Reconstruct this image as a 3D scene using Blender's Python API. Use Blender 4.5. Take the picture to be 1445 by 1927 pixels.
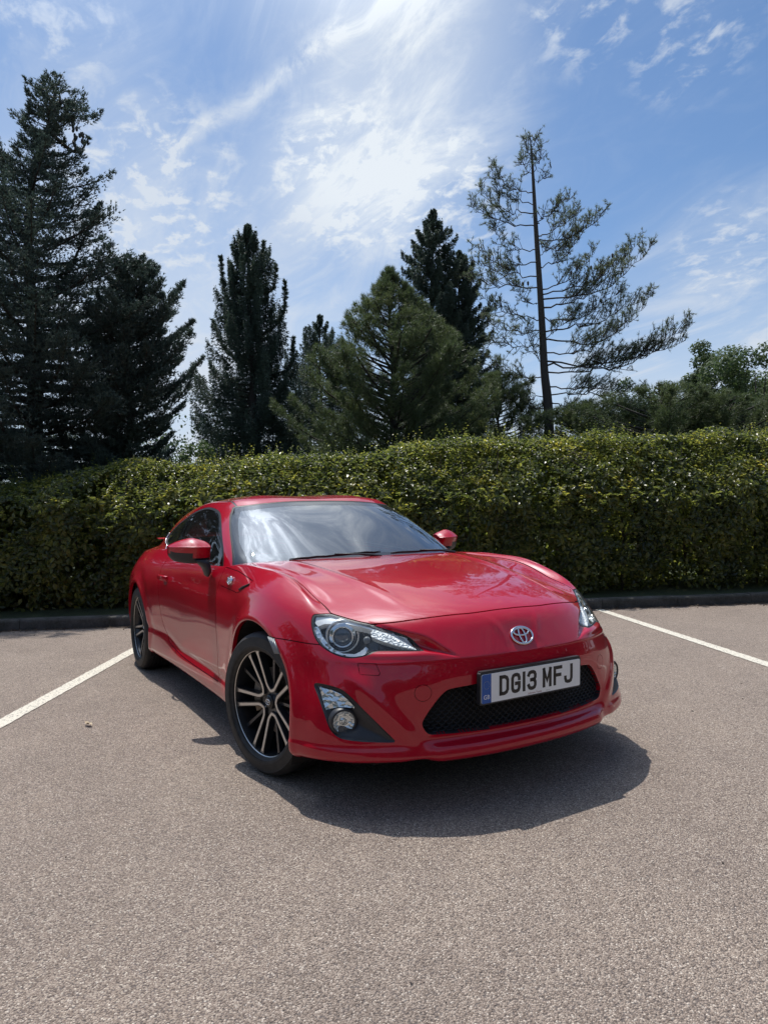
import bpy, math, random
import numpy as np
from mathutils import Vector, Matrix

random.seed(7)
rng = np.random.default_rng(11)
S = bpy.context.scene
COL = S.collection
for o in list(bpy.data.objects):
    bpy.data.objects.remove(o)

# ------------------------------------------------------------------ camera
RESX, RESY = 1445.0, 1927.0
CAM = (4.21862324, -1.90192281, 1.11919276)
YAW, PITCH, ROLL, FPX = 2.61100430, 0.00690389, -0.02125664, 1297.01553
cd = bpy.data.cameras.new('camera')
cam = bpy.data.objects.new('camera', cd)
COL.objects.link(cam)
_f = np.array([math.cos(PITCH) * math.cos(YAW), math.cos(PITCH) * math.sin(YAW), math.sin(PITCH)])
_r = np.cross(_f, [0, 0, 1]); _r /= np.linalg.norm(_r)
_u = np.cross(_r, _f)
_c, _s = math.cos(ROLL), math.sin(ROLL)
CR, CU = _c * _r + _s * _u, -_s * _r + _c * _u
cam.matrix_world = Matrix(((CR[0], CU[0], -_f[0], CAM[0]), (CR[1], CU[1], -_f[1], CAM[1]),
                           (CR[2], CU[2], -_f[2], CAM[2]), (0, 0, 0, 1)))
cd.sensor_fit = 'VERTICAL'
cd.sensor_height = 24.0
cd.lens = 24.0 * FPX / RESY
cd.clip_start = 0.05
cd.clip_end = 3000
S.camera = cam

# ------------------------------------------------------------------ light
SUN_AZ, SUN_EL = math.radians(181.0), math.radians(66.5)      # direction towards the sun
EXPOSURE = 0.27
S.view_settings.view_transform = 'Standard'
S.view_settings.look = 'None'
S.view_settings.gamma = 1.0
S.view_settings.exposure = EXPOSURE
S.render.engine = 'CYCLES'
S.cycles.max_bounces = 8
S.cycles.transparent_max_bounces = 16
S.cycles.sample_clamp_indirect = 6.0
sd = bpy.data.lights.new('sun', 'SUN')
sd.energy = 3.6
sd.angle = math.radians(0.55)
sd.color = (1.0, 0.955, 0.89)
sun = bpy.data.objects.new('sun', sd)
COL.objects.link(sun)
SD = Vector((math.cos(SUN_EL) * math.cos(SUN_AZ), math.cos(SUN_EL) * math.sin(SUN_AZ), math.sin(SUN_EL)))
sun.rotation_euler = SD.to_track_quat('Z', 'Y').to_euler()


def build_world():
    w = bpy.data.worlds.new('World')
    S.world = w
    w.use_nodes = True
    nt = w.node_tree
    nt.nodes.clear()
    N = nt.nodes.new
    L = nt.links.new

    def math_(op, a, b=None, c=None, clamp=False):
        n = N('ShaderNodeMath'); n.operation = op; n.use_clamp = clamp
        for i, v in enumerate((a, b, c)):
            if v is None: continue
            if isinstance(v, (int, float)): n.inputs[i].default_value = v
            else: L(v, n.inputs[i])
        return n.outputs[0]

    def mapr(v, a, b, c=0.0, d=1.0, smooth=True):
        n = N('ShaderNodeMapRange')
        n.interpolation_type = 'SMOOTHSTEP' if smooth else 'LINEAR'
        L(v, n.inputs[0])
        for i, x in enumerate((a, b, c, d)): n.inputs[i + 1].default_value = x
        return n.outputs[0]

    sky = N('ShaderNodeTexSky')
    sky.sky_type = 'NISHITA'
    sky.sun_disc = False
    sky.sun_elevation = SUN_EL
    sky.sun_rotation = math.pi / 2 - SUN_AZ
    sky.air_density = 1.0
    sky.dust_density = 0.6
    sky.ozone_density = 1.6
    tc = N('ShaderNodeTexCoord')
    d = tc.outputs['Generated']
    nrm = N('ShaderNodeVectorMath'); nrm.operation = 'NORMALIZE'; L(d, nrm.inputs[0])
    sep = N('ShaderNodeSeparateXYZ'); L(nrm.outputs[0], sep.inputs[0])
    # clouds lie on a high flat layer: intersect the direction with it
    zz = math_('MAXIMUM', sep.outputs[2], 0.0)
    den = math_('ADD', zz, 0.18)
    px = math_('DIVIDE', sep.outputs[0], den)
    py = math_('DIVIDE', sep.outputs[1], den)
    cmb = N('ShaderNodeCombineXYZ'); L(px, cmb.inputs[0]); L(py, cmb.inputs[1])

    def noise(scale, loc, rotz, sx, sy, detail=8, rough=0.6, dist=0.0):
        mp = N('ShaderNodeMapping'); mp.vector_type = 'POINT'
        mp.inputs['Location'].default_value = loc
        mp.inputs['Rotation'].default_value = (0, 0, rotz)
        mp.inputs['Scale'].default_value = (sx, sy, 1)
        L(cmb.outputs[0], mp.inputs[0])
        n = N('ShaderNodeTexNoise'); n.noise_dimensions = '2D'
        n.inputs['Scale'].default_value = scale
        n.inputs['Detail'].default_value = detail
        n.inputs['Roughness'].default_value = rough
        n.inputs['Distortion'].default_value = dist
        L(mp.outputs[0], n.inputs['Vector'])
        return n.outputs['Fac']

    def blob(direction, tight):
        v = N('ShaderNodeVectorMath'); v.operation = 'DOT_PRODUCT'
        L(nrm.outputs[0], v.inputs[0]); v.inputs[1].default_value = direction
        return mapr(v.outputs['Value'], tight, 1.0)

    def dirpx(x, y):
        v = np.array(_f) + (x - RESX / 2) / FPX * CR - (y - RESY / 2) / FPX * CU
        return tuple(v / np.linalg.norm(v))

    def plane(x, y):
        v = np.array(dirpx(x, y)); k = max(v[2], 0) + 0.18
        return v[0] / k, v[1] / k

    def streak(a, b, width, soft=1.0):
        """distance to the line through two cloud-layer points, as a soft band"""
        (x0, y0), (x1, y1) = a, b
        L_ = math.hypot(x1 - x0, y1 - y0); nx, ny = -(y1 - y0) / L_, (x1 - x0) / L_
        t = math_('ADD', math_('MULTIPLY', math_('SUBTRACT', px, x0), nx), math_('MULTIPLY', math_('SUBTRACT', py, y0), ny))
        t = math_('ABSOLUTE', math_('ADD', t, math_('MULTIPLY', math_('SUBTRACT', n_w, 0.5), width * 1.6)))
        u = math_('ADD', math_('MULTIPLY', math_('SUBTRACT', px, x0), (x1 - x0) / L_ / L_), math_('MULTIPLY', math_('SUBTRACT', py, y0), (y1 - y0) / L_ / L_))
        return math_('MULTIPLY', mapr(t, width, 0.0), math_('MULTIPLY', mapr(u, -.15, .25), mapr(u, 1.3, .9)))

    a0, a1 = plane(320, 285), plane(690, 30)
    ang = math.atan2(a1[1] - a0[1], a1[0] - a0[0])
    n_w = noise(3.0, (2.2, 5.1, 0), 0.0, 1, 1, 5, 0.6, 0.2)
    big = noise(0.9, (1.3, 4.2, 0), 0.4, 1.0, 1.3, 6, 0.55, 0.15)
    veil = mapr(big, 0.30, 0.70)
    fib = noise(2.8, (7.7, 1.2, 0), -ang - 0.25, 0.72, 1.55, 12, 0.64, 0.55)
    wisps = mapr(fib, 0.42, 0.74)
    fib2 = noise(6.5, (4.1, 8.2, 0), -ang - 0.7, 0.8, 1.4, 10, 0.66, 0.5)
    wisp2 = mapr(fib2, 0.46, 0.72)
    fine = mapr(noise(15.0, (0.2, 3.3, 0), 0.3, 1.0, 1.25, 8, 0.60, 0.2), 0.47, 0.72)
    nb = math_('ADD', 0.35, math_('MULTIPLY', n_w, 1.2))
    patch = math_('MAXIMUM', math_('MAXIMUM', blob(dirpx(290, 350), 0.990), blob(dirpx(640, 345), 0.9925)), blob(dirpx(840, 395), 0.993))
    patch = math_('MAXIMUM', patch, math_('MAXIMUM', blob(dirpx(1290, 50), 0.9955), blob(dirpx(1110, 10), 0.996)))
    patch = math_('MAXIMUM', patch, math_('MULTIPLY', math_('MAXIMUM', blob(dirpx(1370, 465), 0.9965), blob(dirpx(110, 40), 0.9965)), 0.8))
    glow = math_('MAXIMUM', blob(dirpx(740, 90), 0.972), math_('MULTIPLY', blob(dirpx(700, 230), 0.982), .85))
    over = blob((-math.cos(math.radians(54)) * .85, math.cos(math.radians(54)) * .5, math.sin(math.radians(54))), 0.93)
    glow2 = blob(dirpx(560, 330), 0.88)
    aur = blob(tuple(SD), 0.80)
    aur2 = blob(tuple(SD), 0.895)
    low = mapr(sep.outputs[2], 0.36, 0.04)                          # milky towards the horizon
    clear = blob(dirpx(1400, 330), 0.90)                            # bluer region on the right
    clear2 = blob(dirpx(420, 60), 0.990)
    con = streak(a0, a1, 0.035)
    m = math_('MULTIPLY', veil, 0.24)
    m = math_('ADD', m, math_('MULTIPLY', wisps, 0.27))
    m = math_('ADD', m, math_('MULTIPLY', wisp2, 0.16))
    m = math_('ADD', m, math_('MULTIPLY', con, math_('MULTIPLY', mapr(fib2, .35, .6), 0.55)))
    m = math_('ADD', m, math_('MULTIPLY', glow, math_('ADD', 0.33, math_('MULTIPLY', wisps, 0.46))))
    m = math_('ADD', m, math_('MULTIPLY', glow2, 0.10))
    m = math_('ADD', m, math_('MULTIPLY', blob(dirpx(260, 520), 0.955), 0.30))
    m = math_('ADD', m, math_('MULTIPLY', over, math_('ADD', .14, math_('MULTIPLY', wisps, 0.90))))
    m = math_('ADD', m, math_('MULTIPLY', low, 0.60))
    m = math_('ADD', m, math_('MULTIPLY', aur, math_('ADD', 0.22, math_('MULTIPLY', wisps, 0.6))))
    m = math_('MULTIPLY', m, math_('SUBTRACT', 1.0, math_('MULTIPLY', math_('MULTIPLY', clear, math_('SUBTRACT', 1.0, math_('MULTIPLY', low, .75))), 0.80)))
    m = math_('MULTIPLY', m, math_('SUBTRACT', 1.0, math_('MULTIPLY', clear2, 0.45)))
    m = math_('ADD', m, math_('MULTIPLY', math_('MULTIPLY', fine, math_('MULTIPLY', patch, nb)), 0.70))
    m = math_('ADD', m, math_('MULTIPLY', blob(dirpx(1380, 650), 0.972), math_('ADD', 0.25, math_('MULTIPLY', wisps, 0.4))))
    m = math_('MINIMUM', m, 0.97)
    tint = N('ShaderNodeMix'); tint.data_type = 'RGBA'; tint.blend_type = 'MULTIPLY'; tint.inputs['Factor'].default_value = 1.0
    L(sky.outputs[0], tint.inputs['A']); tint.inputs['B'].default_value = SKY_TINT
    mix = N('ShaderNodeMix'); mix.data_type = 'RGBA'
    L(m, mix.inputs['Factor'])
    L(tint.outputs['Result'], mix.inputs['A'])
    cl = N('ShaderNodeMix'); cl.data_type = 'RGBA'
    L(math_('ADD', glow, math_('MULTIPLY', glow2, 0.25), clamp=True), cl.inputs['Factor'])
    cl.inputs['A'].default_value = CLOUD_A
    cl.inputs['B'].default_value = CLOUD_B
    # thin cloud lights up towards the sun
    sc = N('ShaderNodeVectorMath'); sc.operation = 'SCALE'
    L(cl.outputs['Result'], sc.inputs[0])
    L(math_('ADD', 1.0, math_('ADD', math_('MULTIPLY', aur, AUR1), math_('ADD', math_('MULTIPLY', aur2, AUR2), math_('MULTIPLY', over, .5)))), sc.inputs['Scale'])
    L(sc.outputs[0], mix.inputs['B'])
    bg = N('ShaderNodeBackground'); bg.inputs['Strength'].default_value = SKY_STRENGTH
    L(mix.outputs['Result'], bg.inputs['Color'])
    out = N('ShaderNodeOutputWorld')
    L(bg.outputs[0], out.inputs['Surface'])


AUR1, AUR2 = 1.3, 3.4
SKY_TINT = (0.74, 0.93, 1.08, 1)
SKY_STRENGTH = 0.10
CLOUD_A = (5.3, 5.9, 6.8, 1)
CLOUD_B = (6.9, 7.4, 7.9, 1)
build_world()


# ------------------------------------------------------------------ helpers
def mat(name, base=(0.5, 0.5, 0.5), rough=0.5, metal=0.0, **kw):
    m = bpy.data.materials.new(name)
    m.use_nodes = True
    b = m.node_tree.nodes['Principled BSDF']
    b.inputs['Base Color'].default_value = (*base, 1)
    b.inputs['Roughness'].default_value = rough
    b.inputs['Metallic'].default_value = metal
    for k, v in kw.items():
        b.inputs[k.replace('_', ' ')].default_value = v
    return m


def nz(m, scale, detail=4, rough=0.55, coord='Object', dim='3D'):
    nt = m.node_tree
    tc = nt.nodes.new('ShaderNodeTexCoord')
    n = nt.nodes.new('ShaderNodeTexNoise')
    n.noise_dimensions = dim
    n.inputs['Scale'].default_value = scale
    n.inputs['Detail'].default_value = detail
    n.inputs['Roughness'].default_value = rough
    nt.links.new(tc.outputs[coord], n.inputs['Vector'])
    return n.outputs['Fac']


def ramp(m, fac, stops, interp='LINEAR'):
    r = m.node_tree.nodes.new('ShaderNodeValToRGB')
    r.color_ramp.interpolation = interp
    els = r.color_ramp.elements
    while len(els) < len(stops): els.new(0.5)
    for e, (p, c) in zip(els, stops):
        e.position = p
        e.color = (*c, 1) if len(c) == 3 else c
    m.node_tree.links.new(fac, r.inputs[0])
    return r.outputs[0]


def bump(m, height, strength, dist):
    b = m.node_tree.nodes.new('ShaderNodeBump')
    b.inputs['Strength'].default_value = strength
    b.inputs['Distance'].default_value = dist
    m.node_tree.links.new(height, b.inputs['Height'])
    m.node_tree.links.new(b.outputs[0], m.node_tree.nodes['Principled BSDF'].inputs['Normal'])
    return b


def mathn(m, op, a, b=None):
    n = m.node_tree.nodes.new('ShaderNodeMath'); n.operation = op
    for i, v in enumerate((a, b)):
        if v is None: continue
        if isinstance(v, (int, float)): n.inputs[i].default_value = v
        else: m.node_tree.links.new(v, n.inputs[i])
    return n.outputs[0]


def link_base(m, out):
    m.node_tree.links.new(out, m.node_tree.nodes['Principled BSDF'].inputs['Base Color'])


def tag(o, label=None, cat=None, group=None, kind=None):
    if label: o['label'] = label
    if cat: o['category'] = cat
    if group: o['group'] = group
    if kind: o['kind'] = kind
    return o


def empty(name, loc=(0, 0, 0)):
    o = bpy.data.objects.new(name, None)
    o.location = loc
    o.empty_display_size = 0.3
    COL.objects.link(o)
    return o


def mesh_obj(name, V, F, m=None, parent=None, smooth=True, normals=None, mats=None, midx=None):
    """V (n,3); F list/array of faces; normals optional per-vertex custom normals."""
    me = bpy.data.meshes.new(name)
    V = np.asarray(V, dtype=np.float32)
    if isinstance(F, np.ndarray):
        n, k = F.shape
        me.vertices.add(len(V)); me.vertices.foreach_set('co', V.ravel())
        me.loops.add(n * k); me.loops.foreach_set('vertex_index', F.astype(np.int32).ravel())
        me.polygons.add(n)
        me.polygons.foreach_set('loop_start', np.arange(0, n * k, k, dtype=np.int32))
        me.polygons.foreach_set('loop_total', np.full(n, k, dtype=np.int32))
        me.update(calc_edges=True)
    else:
        me.from_pydata(V.tolist(), [], [list(map(int, f)) for f in F])
    if mats:
        for q in mats: me.materials.append(q)
    elif m: me.materials.append(m)
    if midx is not None:
        me.polygons.foreach_set('material_index', np.asarray(midx, dtype=np.int32))
    me.polygons.foreach_set('use_smooth', np.full(len(me.polygons), bool(smooth)))
    me.validate()
    me.update()
    if normals is not None and smooth:
        me.normals_split_custom_set_from_vertices(np.asarray(normals, dtype=np.float32).tolist())
    o = bpy.data.objects.new(name, me)
    COL.objects.link(o)
    if parent is not None: o.parent = parent
    return o


class MB:
    """collects simple shapes into one mesh"""
    def __init__(s): s.V = []; s.F = []; s.n = 0
    def add(s, V, F):
        V = np.asarray(V, float); s.V.append(V)
        s.F += [[int(i) + s.n for i in f] for f in F]; s.n += len(V)
    def box(s, c, h, M=None):
        v = np.array([[x, y, z] for x in (-1, 1) for y in (-1, 1) for z in (-1, 1)], float) * h
        if M is not None: v = v @ np.asarray(M).T
        s.add(v + c, [(0, 1, 3, 2), (4, 6, 7, 5), (0, 4, 5, 1), (2, 3, 7, 6), (0, 2, 6, 4), (1, 5, 7, 3)])
    def tube(s, pts, rad, n=10, cap=True):
        pts = np.asarray(pts, float); k = len(pts)
        rad = np.broadcast_to(np.asarray(rad, float), (k,))
        t = np.gradient(pts, axis=0); t /= np.linalg.norm(t, axis=1)[:, None] + 1e-12
        up = np.array([0, 0, 1.0]) if abs(t[0][2]) < 0.9 else np.array([1.0, 0, 0])
        V = []
        a = np.cross(up, t[0]); a /= np.linalg.norm(a)
        th = np.linspace(0, 2 * math.pi, n, endpoint=False)
        for i in range(k):
            a = a - t[i] * (a @ t[i]); a /= np.linalg.norm(a)
            b = np.cross(t[i], a)
            V.append(pts[i] + rad[i] * (np.cos(th)[:, None] * a + np.sin(th)[:, None] * b))
        F = [[i * n + j, i * n + (j + 1) % n, (i + 1) * n + (j + 1) % n, (i + 1) * n + j] for i in range(k - 1) for j in range(n)]
        if cap: F += [list(range(n))[::-1], [(k - 1) * n + j for j in range(n)]]
        s.add(np.concatenate(V), F)
    def lathe(s, prof, n=48, M=None, c=(0, 0, 0)):
        """prof (r, h) about local Y axis"""
        th = np.linspace(0, 2 * math.pi, n, endpoint=False)
        V = []
        for r, h in prof: V.append(np.stack([r * np.cos(th), np.full(n, h), r * np.sin(th)], 1))
        V = np.concatenate(V)
        if M is not None: V = V @ np.asarray(M).T
        k = len(prof)
        F = [[i * n + j, (i + 1) * n + j, (i + 1) * n + (j + 1) % n, i * n + (j + 1) % n] for i in range(k - 1) for j in range(n)]
        s.add(V + np.asarray(c), F)
    def prism(s, poly, axis_fn, h0, h1):
        """poly 2-D points; axis_fn(u, v, h) -> 3-D"""
        n = len(poly)
        V = [axis_fn(u, v, h0) for u, v in poly] + [axis_fn(u, v, h1) for u, v in poly]
        s.add(V, [list(range(n))[::-1], list(range(n, 2 * n))] + [[i, (i + 1) % n, n + (i + 1) % n, n + i] for i in range(n)])
    def build(s, name, m, parent=None, smooth=False, bevel=0, autos=None):
        if not s.V: return None
        o = mesh_obj(name, np.concatenate(s.V), s.F, m, parent, smooth or autos is not None)
        if bevel:
            b = o.modifiers.new('b', 'BEVEL'); b.width = bevel; b.segments = 3; b.limit_method = 'ANGLE'; b.harden_normals = False
        if autos is not None: sharp(o.data, autos)
        return o


def sharp(me, deg):
    import bmesh
    bm = bmesh.new(); bm.from_mesh(me)
    a = math.radians(deg)
    for e in bm.edges:
        if len(e.link_faces) == 2 and e.calc_face_angle(0) > a: e.smooth = False
    bm.to_mesh(me); bm.free()

#@@CAR
# ================================================================== CAR: smooth master surfaces
def spl(T, Y, t):
    """natural cubic interpolation, Y (n, ...)"""
    T = np.asarray(T, float); Y = np.asarray(Y, float); t = np.asarray(t, float)
    n = len(T); h = np.diff(T)
    A = np.zeros((n, n)); B = np.zeros((n,) + Y.shape[1:])
    A[0, 0] = A[-1, -1] = 1
    for i in range(1, n - 1):
        A[i, i - 1], A[i, i], A[i, i + 1] = h[i - 1], 2 * (h[i - 1] + h[i]), h[i]
        B[i] = 6 * ((Y[i + 1] - Y[i]) / h[i] - (Y[i] - Y[i - 1]) / h[i - 1])
    M = np.linalg.solve(A, B.reshape(n, -1)).reshape(B.shape)
    k = np.clip(np.searchsorted(T, t, 'right') - 1, 0, n - 2)
    sh = (-1,) + (1,) * (Y.ndim - 1)
    a = (T[k + 1] - t).reshape(sh); b = (t - T[k]).reshape(sh); hk = h[k].reshape(sh)
    return (M[k] * a ** 3 + M[k + 1] * b ** 3) / (6 * hk) + (Y[k] / hk - M[k] * hk / 6) * a + (Y[k + 1] / hk - M[k + 1] * hk / 6) * b


def bspl_soften(P, w):
    """pull interior control points a little towards the B-spline average along both directions"""
    Q = P.copy()
    Q[1:-1] = P[1:-1] * (1 - w) + w * (P[:-2] + 4 * P[1:-1] + P[2:]) / 6
    R = Q.copy()
    R[:, 1:-1] = Q[:, 1:-1] * (1 - w) + w * (Q[:, :-2] + 4 * Q[:, 1:-1] + Q[:, 2:]) / 6
    return R


def surf(ctrl, nu, nv, w=0.35):
    """ctrl (stations, rows, 3) for y >= 0, first and last station on the centre line; returns dense grid"""
    C = np.asarray(ctrl, float)
    mir = np.array([1, -1, 1.0])
    E_ = np.concatenate([C[3:0:-1] * mir, C, C[-2:-5:-1] * mir])
    E_ = bspl_soften(E_, w)
    T = np.arange(-3, len(C) + 3)
    tu = np.linspace(0, len(C) - 1, (len(C) - 1) * nu + 1)
    G = spl(T, E_, tu)
    tv = np.linspace(0, C.shape[1] - 1, (C.shape[1] - 1) * nv + 1)
    G = spl(np.arange(C.shape[1]), G.transpose(1, 0, 2), tv).transpose(1, 0, 2)
    G[0, :, 1] = 0; G[-1, :, 1] = 0
    return G


def lerp_tab(T, Y, x):
    return spl(T, Y, np.clip(np.asarray(x, float), T[0], T[-1]))


# deck height: centre line and at |y| = .72
ZX = [-2.10, -1.95, -1.75, -1.4, -1.0, -0.5, 0.0, 0.45, 0.75, 1.0, 1.3, 1.6, 1.8, 1.92, 2.0, 2.1]
ZC = [0.945, 0.955, 0.945, 0.93, 0.90, 0.88, 0.87, 0.885, 0.902, 0.888, 0.860, 0.822, 0.786, 0.752, 0.718, 0.64]
ZP = [0.90, 0.905, 0.893, 0.895, 0.91, 0.90, 0.88, 0.87, 0.892, 0.888, 0.868, 0.774, 0.690, 0.640, 0.60, 0.52]


def zdeck(x, y):
    zc = lerp_tab(ZX, ZC, x); zp = lerp_tab(ZX, ZP, x)
    s = np.clip(np.abs(y) / 0.72, 0, 1.2)
    # shallow valley inside the fender peak
    v = -0.005 * np.exp(-((np.abs(y) - 0.60) / 0.09) ** 2) * np.clip((np.asarray(x) - 0.6) / 0.3, 0, 1) * np.clip((1.75 - np.asarray(x)) / 0.3, 0, 1)
    return zc + (zp - zc) * (s ** 2.6) + v


BODY = [
 # R0                R1                R2                R3                R4                R5                R6                R7                R8
 [(2.05,0,.150),     (2.120,0,.170),    (2.128,0,.215),   (2.110,0,.300),   (2.114,0,.400),   (2.116,0,.490),   (2.098,0,.575),   (2.055,0,.650),   (2.000,0,.720)],
 [(2.03,.22,.150),   (2.108,.22,.170),  (2.115,.22,.215), (2.098,.22,.300), (2.102,.22,.400), (2.103,.22,.490), (2.085,.22,.575), (2.040,.22,.648), (1.982,.22,.718)],
 [(1.98,.42,.150),   (2.070,.42,.172),  (2.078,.42,.212), (2.060,.42,.300), (2.062,.42,.400), (2.062,.42,.490), (2.042,.42,.575), (1.992,.42,.640), (1.925,.42,.712)],
 [(1.92,.56,.150),   (2.015,.58,.172),  (2.020,.585,.210),(2.008,.585,.300),(2.002,.585,.400),(1.995,.585,.490),(1.968,.585,.570),(1.905,.580,.632),(1.828,.563,.700)],
 [(1.85,.67,.150),   (1.945,.700,.172), (1.950,.710,.210),(1.935,.710,.300),(1.925,.708,.400),(1.915,.705,.490),(1.885,.700,.572),(1.822,.685,.645),(1.752,.655,.715)],
 [(1.75,.76,.152),   (1.845,.790,.172), (1.850,.802,.210),(1.838,.802,.300),(1.828,.798,.400),(1.815,.793,.490),(1.790,.785,.585),(1.742,.765,.665),(1.680,.715,.742)],
 [(1.62,.81,.160),   (1.700,.848,.178), (1.700,.860,.215),(1.695,.862,.300),(1.690,.860,.400),(1.685,.855,.495),(1.670,.845,.600),(1.635,.812,.700),(1.595,.735,.788)],
 [(1.48,.82,.165),   (1.500,.860,.185), (1.500,.872,.225),(1.500,.876,.310),(1.500,.878,.410),(1.500,.876,.520),(1.490,.866,.640),(1.475,.826,.752),(1.455,.738,.832)],
 [(1.285,.82,.165),  (1.285,.862,.188), (1.285,.874,.235),(1.285,.879,.320),(1.285,.882,.430),(1.285,.882,.560),(1.285,.873,.680),(1.285,.832,.790),(1.285,.738,.868)],
 [(1.08,.82,.165),   (1.085,.860,.190), (1.085,.870,.245),(1.085,.872,.335),(1.085,.874,.450),(1.085,.872,.570),(1.085,.860,.690),(1.085,.822,.800),(1.080,.742,.880)],
 [(0.90,.80,.165),   (0.900,.850,.190), (0.900,.858,.250),(0.900,.850,.345),(0.900,.846,.455),(0.900,.842,.570),(0.900,.828,.690),(0.900,.800,.800),(0.900,.748,.886)],
 [(0.70,.79,.170),   (0.700,.838,.192), (0.700,.845,.250),(0.700,.832,.345),(0.700,.826,.455),(0.700,.822,.570),(0.700,.810,.690),(0.700,.790,.790),(0.700,.756,.876)],
 [(0.45,.79,.170),   (0.450,.832,.192), (0.450,.838,.250),(0.450,.822,.345),(0.450,.816,.455),(0.450,.814,.570),(0.450,.804,.690),(0.450,.786,.785),(0.450,.760,.858)],
 [(0.15,.79,.170),   (0.150,.832,.192), (0.150,.838,.250),(0.150,.820,.345),(0.150,.814,.455),(0.150,.814,.570),(0.150,.806,.690),(0.150,.788,.790),(0.150,.758,.866)],
 [(-0.20,.79,.170),  (-0.20,.834,.192), (-0.20,.840,.250),(-0.20,.822,.345),(-0.20,.818,.455),(-0.20,.820,.575),(-0.20,.815,.700),(-0.20,.793,.805),(-0.20,.752,.885)],
 [(-0.55,.79,.170),  (-0.55,.842,.192), (-0.55,.848,.250),(-0.55,.834,.345),(-0.55,.834,.455),(-0.55,.840,.580),(-0.55,.835,.710),(-0.55,.802,.820),(-0.55,.745,.905)],
 [(-0.80,.80,.170),  (-0.80,.850,.192), (-0.80,.858,.250),(-0.80,.852,.345),(-0.80,.858,.460),(-0.80,.864,.590),(-0.80,.855,.715),(-0.80,.815,.825),(-0.80,.740,.920)],
 [(-1.05,.80,.170),  (-1.05,.856,.192), (-1.05,.866,.250),(-1.05,.868,.345),(-1.05,.878,.460),(-1.05,.884,.600),(-1.05,.872,.725),(-1.05,.830,.830),(-1.05,.745,.918)],
 [(-1.285,.80,.170), (-1.285,.858,.192),(-1.285,.870,.250),(-1.285,.876,.345),(-1.285,.886,.460),(-1.285,.891,.600),(-1.285,.882,.725),(-1.285,.842,.828),(-1.285,.755,.905)],
 [(-1.50,.79,.175),  (-1.50,.852,.195), (-1.50,.866,.250),(-1.50,.872,.345),(-1.50,.882,.460),(-1.50,.886,.600),(-1.50,.876,.725),(-1.50,.838,.820),(-1.50,.752,.893)],
 [(-1.72,.76,.185),  (-1.74,.820,.205), (-1.74,.836,.255),(-1.74,.846,.345),(-1.74,.856,.460),(-1.73,.856,.600),(-1.72,.842,.725),(-1.70,.800,.815),(-1.68,.725,.885)],
 [(-1.88,.68,.20),   (-1.93,.730,.22),  (-1.94,.750,.265),(-1.94,.760,.350),(-1.94,.768,.460),(-1.93,.762,.600),(-1.91,.745,.725),(-1.89,.705,.815),(-1.86,.640,.892)],
 [(-1.98,.48,.22),   (-2.04,.520,.24),  (-2.055,.530,.28),(-2.06,.540,.360),(-2.065,.540,.470),(-2.055,.535,.600),(-2.03,.525,.725),(-2.00,.500,.830),(-1.96,.460,.930)],
 [(-2.00,.24,.22),   (-2.07,.260,.24),  (-2.085,.265,.28),(-2.09,.270,.360),(-2.10,.270,.470),(-2.09,.265,.600),(-2.065,.26,.725),(-2.035,.250,.835),(-2.00,.235,.945)],
 [(-2.00,0,.22),     (-2.075,0,.24),    (-2.09,0,.28),    (-2.10,0,.360),   (-2.105,0,.470),  (-2.10,0,.600),   (-2.075,0,.725),  (-2.045,0,.838),  (-2.01,0,.950)],
]
# inner targets of the fan rows that run over the bonnet and the boot
TGT = [(.60,0), (.60,.11), (.60,.22), (.60,.32), (.60,.41), (.60,.48), (.60,.54), (.60,.585), (.60,.62), (.60,.64), (.60,.65),
       (.50,.62), (.40,.58), (.15,.56), (-.20,.56), (-.55,.56), (-.80,.58), (-1.05,.58), (-1.20,.56), (-1.30,.52),
       (-1.35,.46), (-1.35,.36), (-1.35,.24), (-1.35,.12), (-1.35,0)]
FAN = [0.09, 0.20, 0.34, 0.56, 0.78, 1.0]


BODY_DY = {3: (0, 0, 0, 0, -.004, -.012, -.018, -.012, 0), 4: (0, 0, 0, 0, -.012, -.028, -.038, -.028, -.004),
           5: (0, 0, 0, -.003, -.016, -.036, -.048, -.036, -.006), 6: (0, 0, 0, -.002, -.014, -.030, -.038, -.026, 0),
           7: (0, 0, 0, 0, -.002, -.008, -.010, -.006, 0),
           17: (0, 0, 0, 0, 0, 0, -.004, -.010, 0), 18: (0, 0, 0, 0, 0, -.002, -.008, -.018, 0),
           19: (0, 0, 0, 0, 0, -.004, -.012, -.022, 0), 20: (0, 0, 0, 0, 0, -.004, -.012, -.020, 0)}
BODY_DZ = {0: (.035, .032, .012, 0, 0, 0, 0, 0, 0), 1: (.035, .032, .012, 0, 0, 0, 0, 0, 0), 2: (.035, .032, .014, 0, 0, 0, 0, 0, 0),
           3: (.038, .036, .022, .004, 0, 0, 0, 0, 0), 4: (.038, .036, .024, .006, 0, 0, 0, -.002, -.006),
           5: (.034, .034, .022, .004, 0, 0, 0, -.004, -.012), 6: (.020, .020, .012, 0, 0, 0, 0, -.004, -.014),
           7: (.004, .004, .002, 0, 0, 0, 0, 0, -.008)}


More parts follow.
